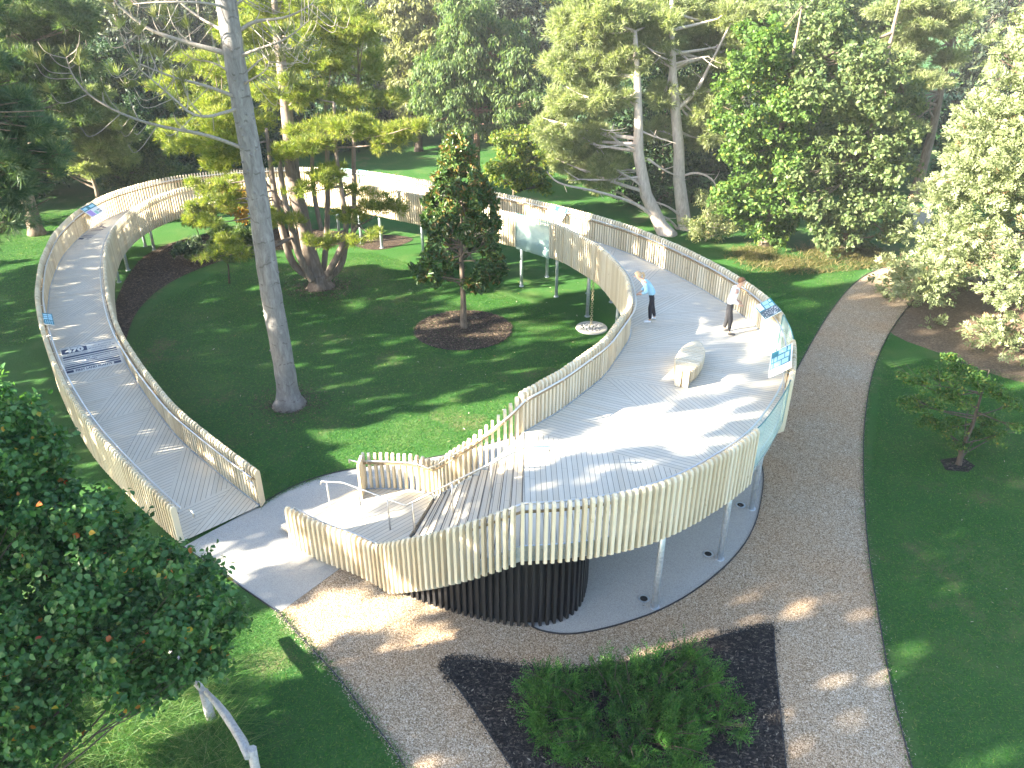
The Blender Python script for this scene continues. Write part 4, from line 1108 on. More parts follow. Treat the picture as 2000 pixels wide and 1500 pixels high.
stems = [[(625, 556, 32.1, .42), (600, 490, 32.1, .36), (592, 430, 32.1, .32), (575, 372, 32.1, .30), (563, 250, 32.2, .25), (552, 140, 32.4, .21), (540, 60, 32.8, .16), (535, -10, 33, .1)],
         [(612, 545, 32, .17), (572, 520, 31.8, .16), (556, 470, 31.7, .15), (540, 400, 31.8, .13), (528, 320, 32, .1), (520, 250, 32, .06)],
         [(610, 548, 31.6, .16), (583, 500, 31.3, .15), (568, 440, 31.2, .13), (552, 372, 31.4, .11), (545, 300, 31.5, .08)],
         [(640, 545, 31.8, .15), (668, 520, 31.6, .14), (676, 470, 31.6, .12), (700, 440, 31.4, .07)],
         [(640, 535, 31.5, .15), (660, 500, 31.2, .14), (678, 455, 31, .12), (672, 400, 31.2, .1), (655, 300, 31.5, .08), (652, 200, 32, .06)],
         [(632, 530, 32.6, .13), (640, 440, 33, .12), (640, 330, 33, .1), (636, 200, 33, .08)],
         [(690, 470, 34.8, .12), (692, 380, 34.8, .11), (690, 280, 34.8, .09), (700, 150, 34.8, .07)],
         [(628, 450, 32.4, .1), (608, 360, 32.6, .09), (612, 260, 33, .07)],
         [(618, 530, 32.4, .14), (598, 470, 32.6, .13), (560, 410, 32.8, .1), (505, 340, 33, .07), (440, 260, 33, .05)]]
mb = MB(); SP = []
for st in stems:
    pts = [at(x, y, Y) - Vector(o3) for x, y, Y, r in st]
    if st[0][1] > 525: pts[0].z = max(pts[0].z, -.1) if pts[0].z > .4 else -.1
    P = chaikin([tuple(p) + (s[3],) for p, s in zip(pts, st)], 2)
    mb.tube([p[:3] for p in P], [p[3] for p in P], 10, jitter=.04)
    SP += [Vector(p[:3]) for p in P]
mb.tube([(0, 0, -.15), (0, 0, .25), (0, 0, .6)], [.75, .5, .42], 12, jitter=.12)
for c in local(cl, o3)[::2]:
    c = Vector(c[:3]); q = min(SP, key=lambda p: (p - c).length + 1.5 * max(0, p.z - c.z))
    if .3 < (q - c).length < 5: mb.tube(limb_pts(q, c, .1), list(np.linspace(.045, .012, 6)), 5, cap=False)
mb.build('trunk', bark_mat('warm_pine_bark', (0.10, 0.08, 0.065), (0.25, 0.20, 0.165)), wp)
lc = local(cl, o3)
bright = [c for c in lc if True]
pine_crown('crown', bright, 26000, .25, .022, 8, L_WPINE, wp, 1.0, .7, 12, .42, (.2, 1.0))

# ------------------------------------------------------------------ magnolia in its ring of bark
mg = thing('magnolia_tree', 'young conical magnolia with glossy leaves and bronze top in a ring of bark mulch', 'tree', (-1.9, 27.65, 0))
cl = []
for k in range(70):
    z = 1.9 + 5.3 * (k / 69) ** .95
    R_ = np.interp(z, [1.6, 2.2, 3.0, 4.2, 5.6, 6.6, 7.3], [.9, 1.95, 1.95, 1.5, 1.15, .8, .2])
    a = k * 2.4 + random.uniform(-.4, .4); q = R_ * random.uniform(.45, .95)
    cl.append((q * math.cos(a), q * math.sin(a), z, random.uniform(.24, .42) * (1 if z < 6 else .7)))
trunk_mesh([(0, 0, 0, .13), (.02, 0, 1.2, .11), (0, .02, 2.6, .09), (.03, 0, 4.5, .06), (0, 0, 6.2, .035), (0, 0, 7.2, .015)], cl, B_BROWN, mg, 1, .03, .05, .5)
C, D = clump_points(cl, 19000, 9, .5, (.3, 1.0))
tt = np.clip(rng.random(19000) * .93 + np.clip(C[:, 2] - 4.8, 0, 2) * rng.random(19000) * .16, 0, 1)
leaf_mesh('crown', C, norm(D * .6 + unit(19000) * .8 + np.array([0, 0, .15])), norm(D * .5 + unit(19000) * .6 + np.array([0, 0, .6])), .20, .42, L_MAG, mg, .12, tt, True)

# ------------------------------------------------------------------ round-leaved shrub tree close to the camera
sh = thing('shrub_tree', 'large dark round-leaved shrub with a few red leaves, below the entrance of the ramp', 'tree', (-8.6, 7.4, 0))
cl = []
spots = [(20, 850, 10.6), (20, 800, 10.9), (-20, 830, 10.7), (40, 900, 10.6), (-10, 930, 10.3), (60, 980, 10.0), (140, 960, 10.4), (10, 970, 10.1), (110, 960, 10.4), (80, 880, 10.6), (225, 1030, 10.2), (180, 1000, 10.3), (-30, 1060, 9.6), (60, 1050, 9.8), (130, 1070, 9.9), (75, 940, 10.3), (30, 1000, 9.6), (110, 1010, 10.3), (170, 1035, 10.2), (90, 1090, 9.8), (190, 1100, 9.8), (250, 1100, 9.9), (290, 1150, 9.6), (200, 1180, 9.2), (110, 1190, 9.0), (330, 1180, 9.7), (380, 1200, 9.7), (300, 1240, 9.2), (240, 1260, 8.9), (160, 1280, 8.6), (60, 1240, 8.4), (400, 1260, 9.4), (350, 1290, 9.0), (430, 1215, 9.8), (20, 1120, 8.9), (10, 1330, 8.0), (50, 1420, 7.6), (10, 1480, 7.4), (-60, 1000, 9.5), (-80, 1180, 8.6), (-60, 1320, 7.9), (-100, 900, 10.0), (320, 1340, 8.7), (100, 1330, 8.2), (250, 1330, 8.6), (-90, 1450, 7.4), (380, 1130, 10.1)]
poly_ = [(-140, 800), (20, 790), (70, 860), (110, 930), (190, 990), (240, 1040), (300, 1070), (340, 1120), (410, 1150), (480, 1215), (450, 1290), (390, 1330), (240, 1320), (150, 1290), (130, 1400), (110, 1500), (-140, 1500)]
while len(spots) < 85:
    q_ = (random.uniform(-140, 480), random.uniform(790, 1500))
    ins = False
    for (x1, y1), (x2, y2) in zip(poly_, poly_[1:] + poly_[:1]):
        if (y1 > q_[1]) != (y2 > q_[1]) and q_[0] < (x2 - x1) * (q_[1] - y1) / (y2 - y1) + x1: ins = not ins
    if ins: spots.append((*q_, 10.5 - (q_[1] - 850) * .0042 - max(0, 200 - q_[0]) * .0012 + random.uniform(-.5, .3)))
for x, y, Y in spots:
    p = at(x, y, Y)
    for _ in range(3): cl.append((p.x + random.uniform(-.35, .35), p.y + random.uniform(-.35, .35), p.z + random.uniform(-.3, .3), random.uniform(.3, .5), random.uniform(.3, .5), random.uniform(.22, .36)))
cl = local(cl, (-8.6, 7.4, 0))
trunk_mesh([(0, -.6, 0, .14), (.1, -.5, 1.0, .12), (0, -.4, 2.2, .10), (.1, -.2, 3.2, .08), (-.2, .2, 4.4, .05)], cl, B_DARK, sh, 16, .018, .05, .6)
broad_crown('crown', cl, 56000, .105, L_QUINCE, sh, .78, .25, True, 20, .5, (.1, 1.0))

# ------------------------------------------------------------------ shrub in the dark bed
bs = thing('bed_shrub', 'bright green feathery shrub sprawling over the dark triangular planting bed', 'shrub', (2.2, 9.8, 0))
cl = []
for x, y, Y, r in [(1060, 1330, 10.2, .4), (1110, 1340, 10.1, .45), (1060, 1400, 9.7, .5), (1120, 1420, 9.5, .5), (1180, 1310, 10.4, .42), (1230, 1330, 10.2, .5), (1280, 1300, 10.5, .45), (1300, 1350, 10.0, .5), (1350, 1280, 10.6, .42), (1370, 1330, 10.2, .48), (1240, 1410, 9.5, .5), (1300, 1430, 9.4, .5), (1170, 1470, 9.1, .5), (1250, 1480, 9.0, .5), (1330, 1480, 9.0, .5), (1360, 1400, 9.6, .42), (1430, 1405, 9.8, .16), (1445, 1395, 9.9, .12), (1120, 1510, 8.8, .4), (1220, 1550, 8.6, .5), (1320, 1550, 8.6, .5), (1400, 1440, 9.5, .25), (1065, 1450, 9.3, .35), (1435, 1480, 9.2, .2)]:
    p = at(x, y, Y); p.z = max(.22, min(p.z, 1.0)); cl.append((p.x, p.y, p.z, r, r, r * .75))
cl = local(cl, (2.2, 9.8, 0))
mb = MB()
for c in cl:
    for _ in range(4):
        a = Vector((c[0] * .55, c[1] * .55, 0)); e = Vector(c[:3]) + Vector((random.uniform(-1, 1), random.uniform(-1, 1), random.uniform(.2, 1))) * c[3]
        mb.tube(limb_pts(a, e, -.12), [.014, .012, .01, .008, .006, .004], 5, cap=False)
mb.build('stems', B_DARK, bs)
C, D = clump_points(cl, 2300, 22, .35, (.4, 1.05))
ax = norm(D + unit(2300) * .5 + np.array([.1, 0, .35])); LL = rng.uniform(.25, .5, (2300, 1))
cc, aa, nn_ = [], [], []
pr_ = perp(ax)
for q in np.linspace(-.5, .5, 11):
    for sg in (-1, 1):
        cc.append(C + ax * LL * q + pr_ * sg * .028); aa.append(norm(pr_ * sg + ax * .8)); nn_.append(np.cross(ax, pr_) + unit(2300) * .5)
leaf_mesh('foliage', np.concatenate(cc), np.concatenate(aa), np.concatenate(nn_), .062, .36, L_BED, bs)

# ------------------------------------------------------------------ small tree on the right-hand lawn
s3 = thing('small_tree', 'small wide-spreading green tree planted alone on the right-hand lawn', 'tree', (12.62, 18.1, 0))
cl = []
for x, y, r in [(1790, 745, 22), (1830, 735, 26), (1870, 720, 26), (1910, 745, 30), (1950, 770, 26), (1975, 790, 18), (1775, 790, 20), (1800, 790, 26), (1850, 775, 30), (1890, 790, 28), (1930, 815, 26), (1820, 825, 24), (1860, 835, 28), (1900, 850, 26), (1945, 850, 22), (1840, 870, 16), (1870, 880, 16), (1985, 835, 12), (1760, 735, 12), (1855, 700, 16), (1965, 880, 12)]:
    p = at(x, y, 18.1 + random.uniform(-1.1, 1.1)); rr = r / 1500 * 21.5
    cl.append((p.x, p.y, max(p.z, .7), rr * 1.2, rr * 1.3, rr * .55))
cl = local(cl, (12.62, 18.1, 0))
trunk_mesh([(0, 0, 0, .075), (-.02, .02, .6, .06), (.03, 0, 1.3, .05), (0, 0, 2.2, .03), (.0, 0, 3.0, .015)], cl, B_DARK, s3, 1, .022, .02, .5)
broad_crown('crown', cl, 12000, .085, L_SMALL, s3, .55, .1, False, 14, .5, (.2, 1.0))

# ------------------------------------------------------------------ big pale conifer at the right edge
G0 = (21.2, 28.2, 0)
gc = thing('cedar_tree', 'huge pale green conifer with cloud-like sprays filling the right edge', 'tree', G0)
cl = []
for k in range(640):
    z = 0.4 + 15.9 * random.random()
    R_ = np.interp(z, [0, 1.5, 4, 8, 12, 16.5], [5.0, 5.2, 4.9, 4.3, 3.2, 1.2])
    a = random.uniform(0, 6.283); q = R_ * random.uniform(.72, 1.08)
    r_ = random.uniform(.55, 1.2)
    cl.append((q * math.cos(a), q * math.sin(a), z - .1 * q, r_, r_, r_ * .7))
trunk_mesh([(0, 0, 0, .6), (0, 0, 3, .5), (0, 0, 7, .4), (0, 0, 12, .25), (0, 0, 17, .08)], cl, bark_mat('red_brown_bark', (.07, .045, .032), (.17, .11, .08)), gc, 40, .06, .1, .1)
N = 44000
C, D = clump_points(cl, N, 22, .20, (.72, 1.0), -.5)
ax = norm(D * .9 + unit(N) * .45 + np.array([0, 0, -.15])); pr_ = norm(np.cross(ax, D + unit(N) * .6))
cc, aa, nn_ = [], [], []; tt = rng.random(N); tt = np.where(tt > .93, tt, tt * .94)
for sg, f in ((0, .0), (-1, -.06), (1, -.06), (-1, .05), (1, .05), (-.5, .1), (.5, .1)):
    cc.append(C + ax * f * 1.3 + pr_ * sg * .065); aa.append(norm(ax + pr_ * sg * .8 + unit(N) * .25)); nn_.append(np.cross(ax, pr_) + unit(N) * .5)
leaf_mesh('crown', np.concatenate(cc), np.concatenate(aa), np.concatenate(nn_), .15, .40, L_CEDAR, gc, .2, np.tile(tt, 7))

# ------------------------------------------------------------------ two Scots pines behind the viewing deck
def px_clumps(L, Y, jy=1.5, flat=.6, split=3):
    out = []
    for e in L:
        x, y, r = e[:3]; yy = e[3] if len(e) > 3 else Y
        for _ in range(split):
            p = at(x + random.uniform(-.5, .5) * r, y + random.uniform(-.35, .35) * r, yy + random.uniform(-jy, jy)); rr = r / 1500 * (yy / .88) * random.uniform(.6, .95)
            out.append((p.x, p.y, p.z, rr, rr, rr * flat))
    return out
SPL = [(1130, 60, 55), (1190, 40, 60), (1110, 130, 45), (1160, 130, 55), (1220, 110, 55), (1110, 200, 40), (1150, 200, 50), (1200, 190, 45), (1090, 255, 40), (1065, 245, 30), (1120, 270, 40), (1170, 265, 45), (1150, 320, 45), (1110, 320, 35), (1200, 320, 45), (1180, 355, 30), (1130, 20, 50), (1245, 40, 50)]
SPR = [(1290, 40, 55), (1340, 20, 55), (1400, 30, 60), (1450, 20, 50), (1380, 90, 50), (1440, 90, 50), (1285, 105, 40), (1420, 110, 45), (1365, 175, 40), (1355, 232, 30), (1390, 225, 35), (1370, 265, 30), (1480, 60, 40), (1300, 190, 30), (1410, 170, 30), (1300, 255, 30)]
def scots(name, label, base, path, L, Y, extra):
    o = (base[0], base[1], 0)
    r = thing('scots_pine', label, 'tree', o, 0, 'Scots pines behind the walkway')
    cl = local(px_clumps(L, Y + 1.3, 1.5, .6), o)
    P = [at(x, y, yy) - Vector(o) for x, y, yy, rr in path]
    P[0].z = 0
    trunk_mesh([tuple(p) + (q[3],) for p, q in zip(P, path)], cl[::3], B_SCOTS, r, 1, .07, .06, .25)
    for pts, r0 in extra:
        mb = MB()
        q = [at(x, y, yy) - Vector(o) for x, y, yy in pts]; q = chaikin(q, 2)
        mb.tube(q, list(np.linspace(r0, r0 * .2, len(q))), 6, cap=False)
        for _ in range(5):
            i = random.randrange(len(q) // 3, len(q)); e = Vector(q[i]) + Vector((random.uniform(-.8, .8), random.uniform(-.6, .6), random.uniform(-.5, .6)))
            mb.tube(limb_pts(q[i], e, .1, 4), [.025, .02, .014, .008], 5, cap=False)
        mb.build('branch', B_SCOTS, r)
    pine_crown('crown', cl, 17000, .34, .036, 8, L_SCOTS, r, 1.0, .3, 14, .36, (.35, 1.0))
scots('sp', 'pale-barked pine behind the deck with a kinked trunk and long bare low branches', (at(1300, 455, 40).x, 40), [(1300, 470, 40, .42), (1290, 440, 40, .36), (1262, 380, 40, .32), (1247, 300, 40, .27), (1247, 230, 40, .22), (1245, 150, 40, .17), (1240, 60, 40, .1)], SPL, 40,
      [([(1285, 430, 40), (1240, 395, 39.5), (1160, 372, 39), (1090, 360, 38.6), (1068, 335, 38.4)], .11), ([(1255, 345, 40), (1200, 352, 39.6), (1130, 350, 39)], .09), ([(1262, 370, 40), (1235, 350, 39.6), (1205, 332, 39)], .08), ([(1248, 285, 40), (1215, 282, 39.5), (1170, 290, 39.2)], .07), ([(1265, 310, 40), (1300, 335, 40), (1328, 345, 40.4)], .08), ([(1250, 255, 40), (1280, 268, 40), (1320, 280, 40)], .07), ([(1248, 300, 40), (1185, 262, 39), (1195, 255, 38.6)], .05)])
scots('sp', 'pale-barked pine behind the deck with a straight trunk forking near the top', (at(1338, 465, 41).x, 41), [(1338, 480, 41, .42), (1336, 430, 41, .37), (1326, 350, 41, .33), (1326, 290, 41, .29), (1320, 220, 41, .25), (1315, 150, 41, .2), (1312, 60, 41, .13), (1312, -30, 41, .06)], SPR, 41,
      [([(1336, 430, 41), (1310, 405, 40.5), (1275, 392, 40)], .1), ([(1330, 345, 41), (1360, 335, 40.5), (1395, 350, 40), (1400, 375, 39.8)], .08), ([(1316, 120, 41), (1285, 110, 40.5), (1262, 90, 40)], .07), ([(1318, 125, 41), (1350, 115, 40.6), (1385, 110, 40.2)], .08), ([(1322, 215, 41), (1360, 180, 41), (1395, 110, 41), (1440, 20, 41)], .14), ([(1330, 455, 41), (1305, 425, 40.6), (1270, 415, 40.2)], .1)])

# ------------------------------------------------------------------ broad-leaved trees to the right of the pines
def px_tree(name, label, base, trunk, L, Y, n, size, mat, bark, group=None, aspect=.6, droop=.3, jy=1.6, flat=.8, subs=16, spread=.34, every=2, kind='broad', split=3, shell=(.45, 1.0), lift=.3, cone=1.0, k=7, cat='tree', w=.03):
    o = (base[0], base[1], 0)
    r = thing(name, label, cat, o, 0, group)
    n = int(n * 1.8)
    cl = local(px_clumps(L, Y, jy, flat, split), o)
    trunk_mesh(trunk, cl, bark, r, every, .05, .06, .3)
    if kind == 'broad': broad_crown('crown', cl, n, size, mat, r, aspect, droop, False, subs, spread, shell)
    elif kind == 'pine': pine_crown('crown', cl, n, size, w, k, mat, r, cone, lift, subs, spread, shell)
    return r
def stem(h, r): return [(0, 0, 0, r), (.1, 0, h * .3, r * .8), (-.05, .1, h * .6, r * .55), (0, 0, h, r * .15)]
px_tree('broadleaf_tree', 'fresh green broad-leaved tree just right of the pale-barked pines, sweeping to the ground', (at(1500, 470, 37.5).x, 38), stem(11, .22),
        [(1480, 120, 50), (1440, 180, 45), (1510, 190, 55), (1460, 240, 50), (1530, 260, 50), (1430, 300, 40), (1480, 310, 50), (1540, 330, 50), (1450, 370, 45), (1500, 390, 50), (1470, 430, 35), (1530, 440, 45), (1555, 400, 45), (1510, 460, 30), (1420, 240, 35), (1560, 200, 40), (1500, 70, 45), (1440, 410, 30), (1550, 130, 40)], 37.5, 16000, .21, L_BROAD, B_BROWN)
px_tree('broadleaf_tree', 'grey-green broad-leaved tree between the fresh green tree and the huge pale conifer', (at(1660, 470, 37.5).x, 37.6), stem(12, .25),
        [(1600, 100, 50), (1660, 110, 55), (1720, 130, 50), (1590, 180, 50), (1650, 190, 55), (1710, 210, 50), (1760, 190, 40), (1610, 270, 50), (1670, 280, 50), (1730, 280, 45), (1600, 340, 45), (1650, 350, 50), (1700, 350, 45), (1740, 340, 40), (1590, 410, 45), (1640, 420, 45), (1690, 420, 45), (1730, 410, 40), (1620, 460, 35), (1680, 465, 30), (1740, 450, 30), (1780, 260, 30), (1570, 130, 35), (1620, 40, 40)], 36.6, 17000, .22, L_BROAD2, B_BROWN)
px_tree('broadleaf_tree', 'blue-grey leafy tree top rising behind the broad-leaved trees on the right', (at(1600, 300, 52).x, 52), stem(14, .3),
        [(1500, 40, 50), (1560, 20, 55), (1620, 10, 50), (1680, 20, 50), (1530, 100, 45), (1480, 80, 40), (1640, 70, 45), (1700, 80, 45), (1580, 70, 40), (1740, 40, 40)], 51, 9000, .28, L_BROAD2, B_BROWN)
px_tree('larch_tree', 'olive larch with level layered branches left of the huge pale conifer', (at(1790, 300, 48).x, 47), stem(14, .3),
        [(1740, 120, 45), (1780, 90, 50), (1830, 60, 50), (1760, 180, 40), (1800, 160, 45), (1760, 20, 45), (1820, 10, 50), (1770, 240, 35), (1740, 230, 30), (1850, 110, 40), (1700, 150, 30), (1870, 20, 40)], 46, 8000, .34, L_SCOTS, B_BROWN, None, .6, .3, 1.6, .3, 12, .4, 2, 'pine', 3, (.3, 1.0), .0, 1.2, 7, 'tree', .04)
px_tree('dark_shrub', 'dark green thicket in the gap behind the two pale-barked pines', (at(1290, 400, 46).x, 46.5), stem(6, .12),
        [(1230, 360, 55), (1290, 330, 60), (1350, 330, 60), (1400, 340, 50), (1280, 260, 55), (1350, 240, 60), (1410, 260, 50), (1200, 330, 50), (1380, 400, 50), (1420, 430, 40), (1240, 180, 55), (1300, 160, 60), (1400, 160, 60), (1180, 240, 60), (1290, 80, 60), (1400, 80, 60)], 47, 11000, .26, L_DARK, B_DARK, None, .6, .3, 1.2, .8, 14, .4, 3, cat='shrub')
px_tree('undergrowth_shrub', 'low pale dry-tipped shrub at the foot of the right-hand pale-barked pine', (at(1385, 440, 38.5).x, 38.8), stem(2.2, .05),
        [(1375, 385, 22), (1400, 395, 24), (1420, 415, 24), (1380, 420, 26), (1350, 435, 22), (1430, 440, 24), (1400, 450, 24), (1365, 450, 22)], 38.4, 2600, .16, L_SCOTS, B_TWIG, None, .3, .0, .8, .8, 12, .5, 1, cat='shrub')

# ------------------------------------------------------------------ middle distance
px_tree('weeping_tree', 'round-headed tree of drooping leaves with two leaning reddish stems in the centre behind the walkway', (at(930, 330, 54).x, 54), stem(10, .24),
        [(900, 60, 50), (940, 40, 50), (980, 80, 50), (870, 110, 45), (920, 110, 50), (970, 130, 55), (1020, 140, 45), (850, 160, 40), (900, 170, 45), (1000, 190, 50), (950, 190, 50), (840, 200, 32), (1040, 200, 30), (880, 215, 40), (930, 230, 40), (990, 235, 40), (850, 240, 28), (910, 25, 40), (1030, 110, 35), (960, 265, 28), (880, 265, 24)], 53.5, 26000, .34, L_WEEP, bark_mat('red_stems', (.14, .075, .055), (.28, .17, .13)), None, .26, 1.3, 2.0, .8, 18, .34, 2)
px_tree('yellowing_shrub', 'yellow-green leafy shrub beside the walkway behind the magnolia', (at(1000, 370, 43).x, 43.5), stem(4.5, .09),
        [(985, 290, 28), (1010, 275, 26), (1030, 300, 30), (970, 325, 26), (1000, 330, 30), (1040, 340, 32), (1010, 360, 26), (1060, 360, 22), (960, 350, 22), (1050, 305, 26), (975, 270, 20), (1035, 255, 22)], 43, 5200, .20, L_YELLOW, B_DARK, None, .5, .5, 1.0, .7, 14, .4, 1, cat='shrub')
px_tree('cream_conifer', 'pale cream-green conifer behind the drooping tree, left of it', (at(815, 240, 62).x, 62), stem(13, .3),
        [(810, 30, 45), (850, 15, 40), (780, 60, 40), (830, 80, 45), (790, 120, 45), (840, 130, 40), (800, 170, 42), (775, 180, 25), (830, 190, 35), (800, 215, 30), (865, 60, 30), (770, 20, 35), (820, -10, 40)], 61, 12000, .40, L_CREAM, B_DARK, None, .35, .9, 1.5, .55, 14, .35, 2)
px_tree('dark_conifer', 'tall dark conifer with sunlit yellow edges right of the drooping tree', (at(1040, 250, 66).x, 67), stem(15, .35),
        [(1000, 30, 40), (1050, 40, 45), (1075, 90, 40), (1020, 90, 40), (1060, 150, 40), (1085, 190, 35), (1010, 10, 40), (1090, 130, 30), (1060, 210, 35), (980, 0, 40)], 66, 9000, .42, L_SPRUCE, B_DARK, None, .3, .6, 1.5, .8, 14, .36, 2)
px_tree('yellow_tree', 'bright yellow-green treetop at the top edge between the dark conifer and the pale-barked pines', (at(1070, 250, 74).x, 74), stem(14, .3),
        [(1060, 10, 35), (1085, 30, 32), (1100, 60, 30), (1050, -10, 35), (1095, 100, 26), (1110, 5, 35)], 73, 5000, .36, L_YELLOW, B_DARK)
px_tree('dark_spruce', 'dark blue-green spruce filling the gap behind the white pine', (at(720, 290, 68).x, 68), stem(15, .35),
        [(660, 40, 60), (720, 30, 60), (690, 110, 60), (740, 100, 50), (650, 180, 60), (720, 190, 60), (760, 200, 40), (680, 250, 60), (740, 250, 45), (620, 110, 60), (620, 240, 55), (760, 270, 25)], 67, 12000, .42, L_SPRUCE, B_DARK, None, .3, .6, 1.5, .7, 14, .38, 2)

# ------------------------------------------------------------------ left side
px_tree('blue_pine', 'near blue-green pine at the left edge with long needle tufts hanging into view', (-16.8, 18.0), [(0, 0, 0, .32), (.05, 0, 4, .27), (0, .05, 8, .2), (0, 0, 12, .13), (0, 0, 15.5, .05)],
        [(20, 250, 34, 18.6), (60, 245, 30, 18.5), (85, 250, 26, 18.3), (20, 310, 36, 18.3), (70, 310, 34, 18.8), (100, 300, 26, 19), (15, 370, 30, 18.2), (50, 360, 32, 18.6), (35, 420, 26, 18), (5, 440, 26, 17.8), (-30, 300, 50, 18), (-40, 400, 45, 18), (-60, 200, 60, 18.5), (-120, 250, 80, 18), (-120, 380, 70, 18), (-60, 100, 70, 18), (-140, 120, 80, 18), (-100, 0, 80, 18), (-60, 470, 40, 17.6), (30, 200, 30, 19), (110, 335, 20, 19), (-200, 300, 80, 18), (-200, 150, 90, 18.5), (-180, 20, 90, 18), (-120, -100, 90, 18), (-200, -110, 90, 18), (-160, -220, 80, 18)], 18, 5200, .30, L_BPINE, B_BROWN, None, .6, .3, .9, .6, 12, .42, 1, 'pine', 3, (.3, 1.0), .5, .9, 16, 'tree', .016)
px_tree('blue_pine', 'broad blue-green pine farther back at the top left corner', (at(50, 380, 40).x, 40), stem(14, .35),
        [(20, 40, 55), (80, 30, 55), (130, 60, 45), (30, 110, 55), (90, 110, 50), (140, 120, 35), (20, 180, 55), (80, 180, 50), (120, 190, 40), (30, 240, 45), (100, 245, 40), (150, 220, 30), (-40, 100, 60), (-40, 200, 60), (60, -10, 60), (150, 20, 35)], 40, 11000, .36, L_DPINE, B_BROWN, None, .6, .3, 1.6, .55, 14, .36, 2, 'pine', 3, (.4, 1.0), .3, 1.0, 8, 'tree', .034)
px_tree('low_pine', 'light green low pine boughs under the dark dome-shaped conifer', (at(170, 350, 43).x, 43.5), stem(5, .14),
        [(170, 210, 36), (205, 235, 34), (150, 250, 34), (190, 275, 36), (140, 295, 34), (230, 262, 28), (170, 320, 30), (215, 300, 30), (120, 330, 26), (240, 300, 24), (190, 180, 24)], 43, 6500, .30, L_SCOTS, B_BROWN, None, .6, .3, 1.2, .5, 14, .36, 1, 'pine', 3, (.4, 1.0), .4, 1.0, 8, 'tree', .034)
px_tree('dome_conifer', 'dark green dome-shaped conifer at the upper left', (at(215, 340, 51).x, 52), stem(9, .25),
        [(190, 95, 26), (210, 115, 34), (180, 135, 34), (230, 145, 34), (200, 165, 42), (165, 175, 34), (250, 180, 34), (225, 205, 42), (180, 215, 42), (270, 220, 32), (240, 245, 40), (200, 250, 42), (285, 260, 28), (260, 285, 34)], 51, 14000, .26, L_DARK, B_DARK, None, .4, .2, 1.4, .9, 18, .32, 2)
px_tree('yew_tree', 'spreading dark yew with sunlit tips beside the far left bend of the walkway', (at(260, 360, 46).x, 47), stem(5, .2),
        [(240, 270, 34), (280, 280, 38), (310, 300, 36), (250, 320, 38), (290, 330, 36), (220, 345, 32), (330, 325, 28), (265, 355, 28), (200, 320, 30), (300, 255, 26)], 46, 8000, .24, L_DPINE, B_DARK, None, .35, .2, 1.3, .6, 14, .36, 1)
px_tree('layered_spruce', 'dark spruce with level light-tipped branches behind the dome-shaped conifer', (at(280, 300, 59).x, 60), stem(15, .35),
        [(230, 70, 36), (270, 60, 40), (310, 90, 40), (240, 120, 36), (290, 140, 42), (330, 150, 36), (260, 30, 40), (310, 30, 40), (320, 200, 40), (290, 190, 32), (350, 60, 40), (360, 120, 40)], 59, 10000, .38, L_SPRUCE, B_DARK, None, .3, .5, 1.5, .4, 14, .38, 2)
px_tree('golden_tree', 'olive golden treetop at the top edge above the dome-shaped conifer', (at(190, 300, 66).x, 67), stem(14, .3),
        [(160, 20, 36), (200, 15, 40), (180, 60, 34), (230, 30, 34), (215, 65, 28), (150, 50, 28), (250, 0, 36)], 66, 6000, .36, L_SCOTS, B_DARK)
# young plants in the bark beds
px_tree('maple_sapling', 'small orange-leaved sapling in the bark bed inside the loop', (at(465, 470, 37.5).x, 37.6), stem(3, .035),
        [(440, 385, 18), (470, 380, 20), (455, 405, 18), (485, 405, 18), (470, 425, 14), (495, 425, 10), (440, 410, 12)], 37.5, 1500, .15, L_ORANGE, B_DARK, None, .6, .4, .5, .7, 10, .5, 1)
px_tree('pine_sapling', 'yellow-green pine sapling in the bark bed left of the orange sapling', (at(385, 465, 36.5).x, 36.6), stem(2.6, .03),
        [(375, 405, 14), (395, 398, 14), (385, 420, 18), (370, 432, 15), (400, 430, 15), (412, 412, 10)], 36.5, 800, .22, L_WPINE, B_BROWN, None, .6, .3, .4, .6, 10, .5, 1, 'pine', 3, (.2, 1.0), .5, 1.0, 8, 'tree', .026)
px_tree('juniper_shrub', 'low blue-green juniper at the edge of the bark bed inside the loop', (at(370, 495, 35).x, 35.2), stem(.7, .04),
        [(355, 480, 14), (375, 475, 15), (390, 488, 13), (365, 492, 13), (345, 492, 9)], 35, 1500, .17, L_BPINE, B_DARK, None, .25, .1, .4, .8, 12, .5, 1, cat='shrub')
px_tree('pine_sapling', 'dark green pine sapling with drooping tips, right of the juniper', (at(440, 520, 32.5).x, 32.6), stem(2.6, .04),
        [(430, 450, 18), (465, 455, 20), (450, 475, 22), (485, 470, 20), (420, 480, 16), (455, 498, 18), (490, 490, 14)], 32, 1500, .22, L_DPINE, B_DARK, None, .6, .3, .6, .6, 12, .5, 1, 'pine', 3, (.2, 1.0), .3, 1.0, 8, 'tree', .026)

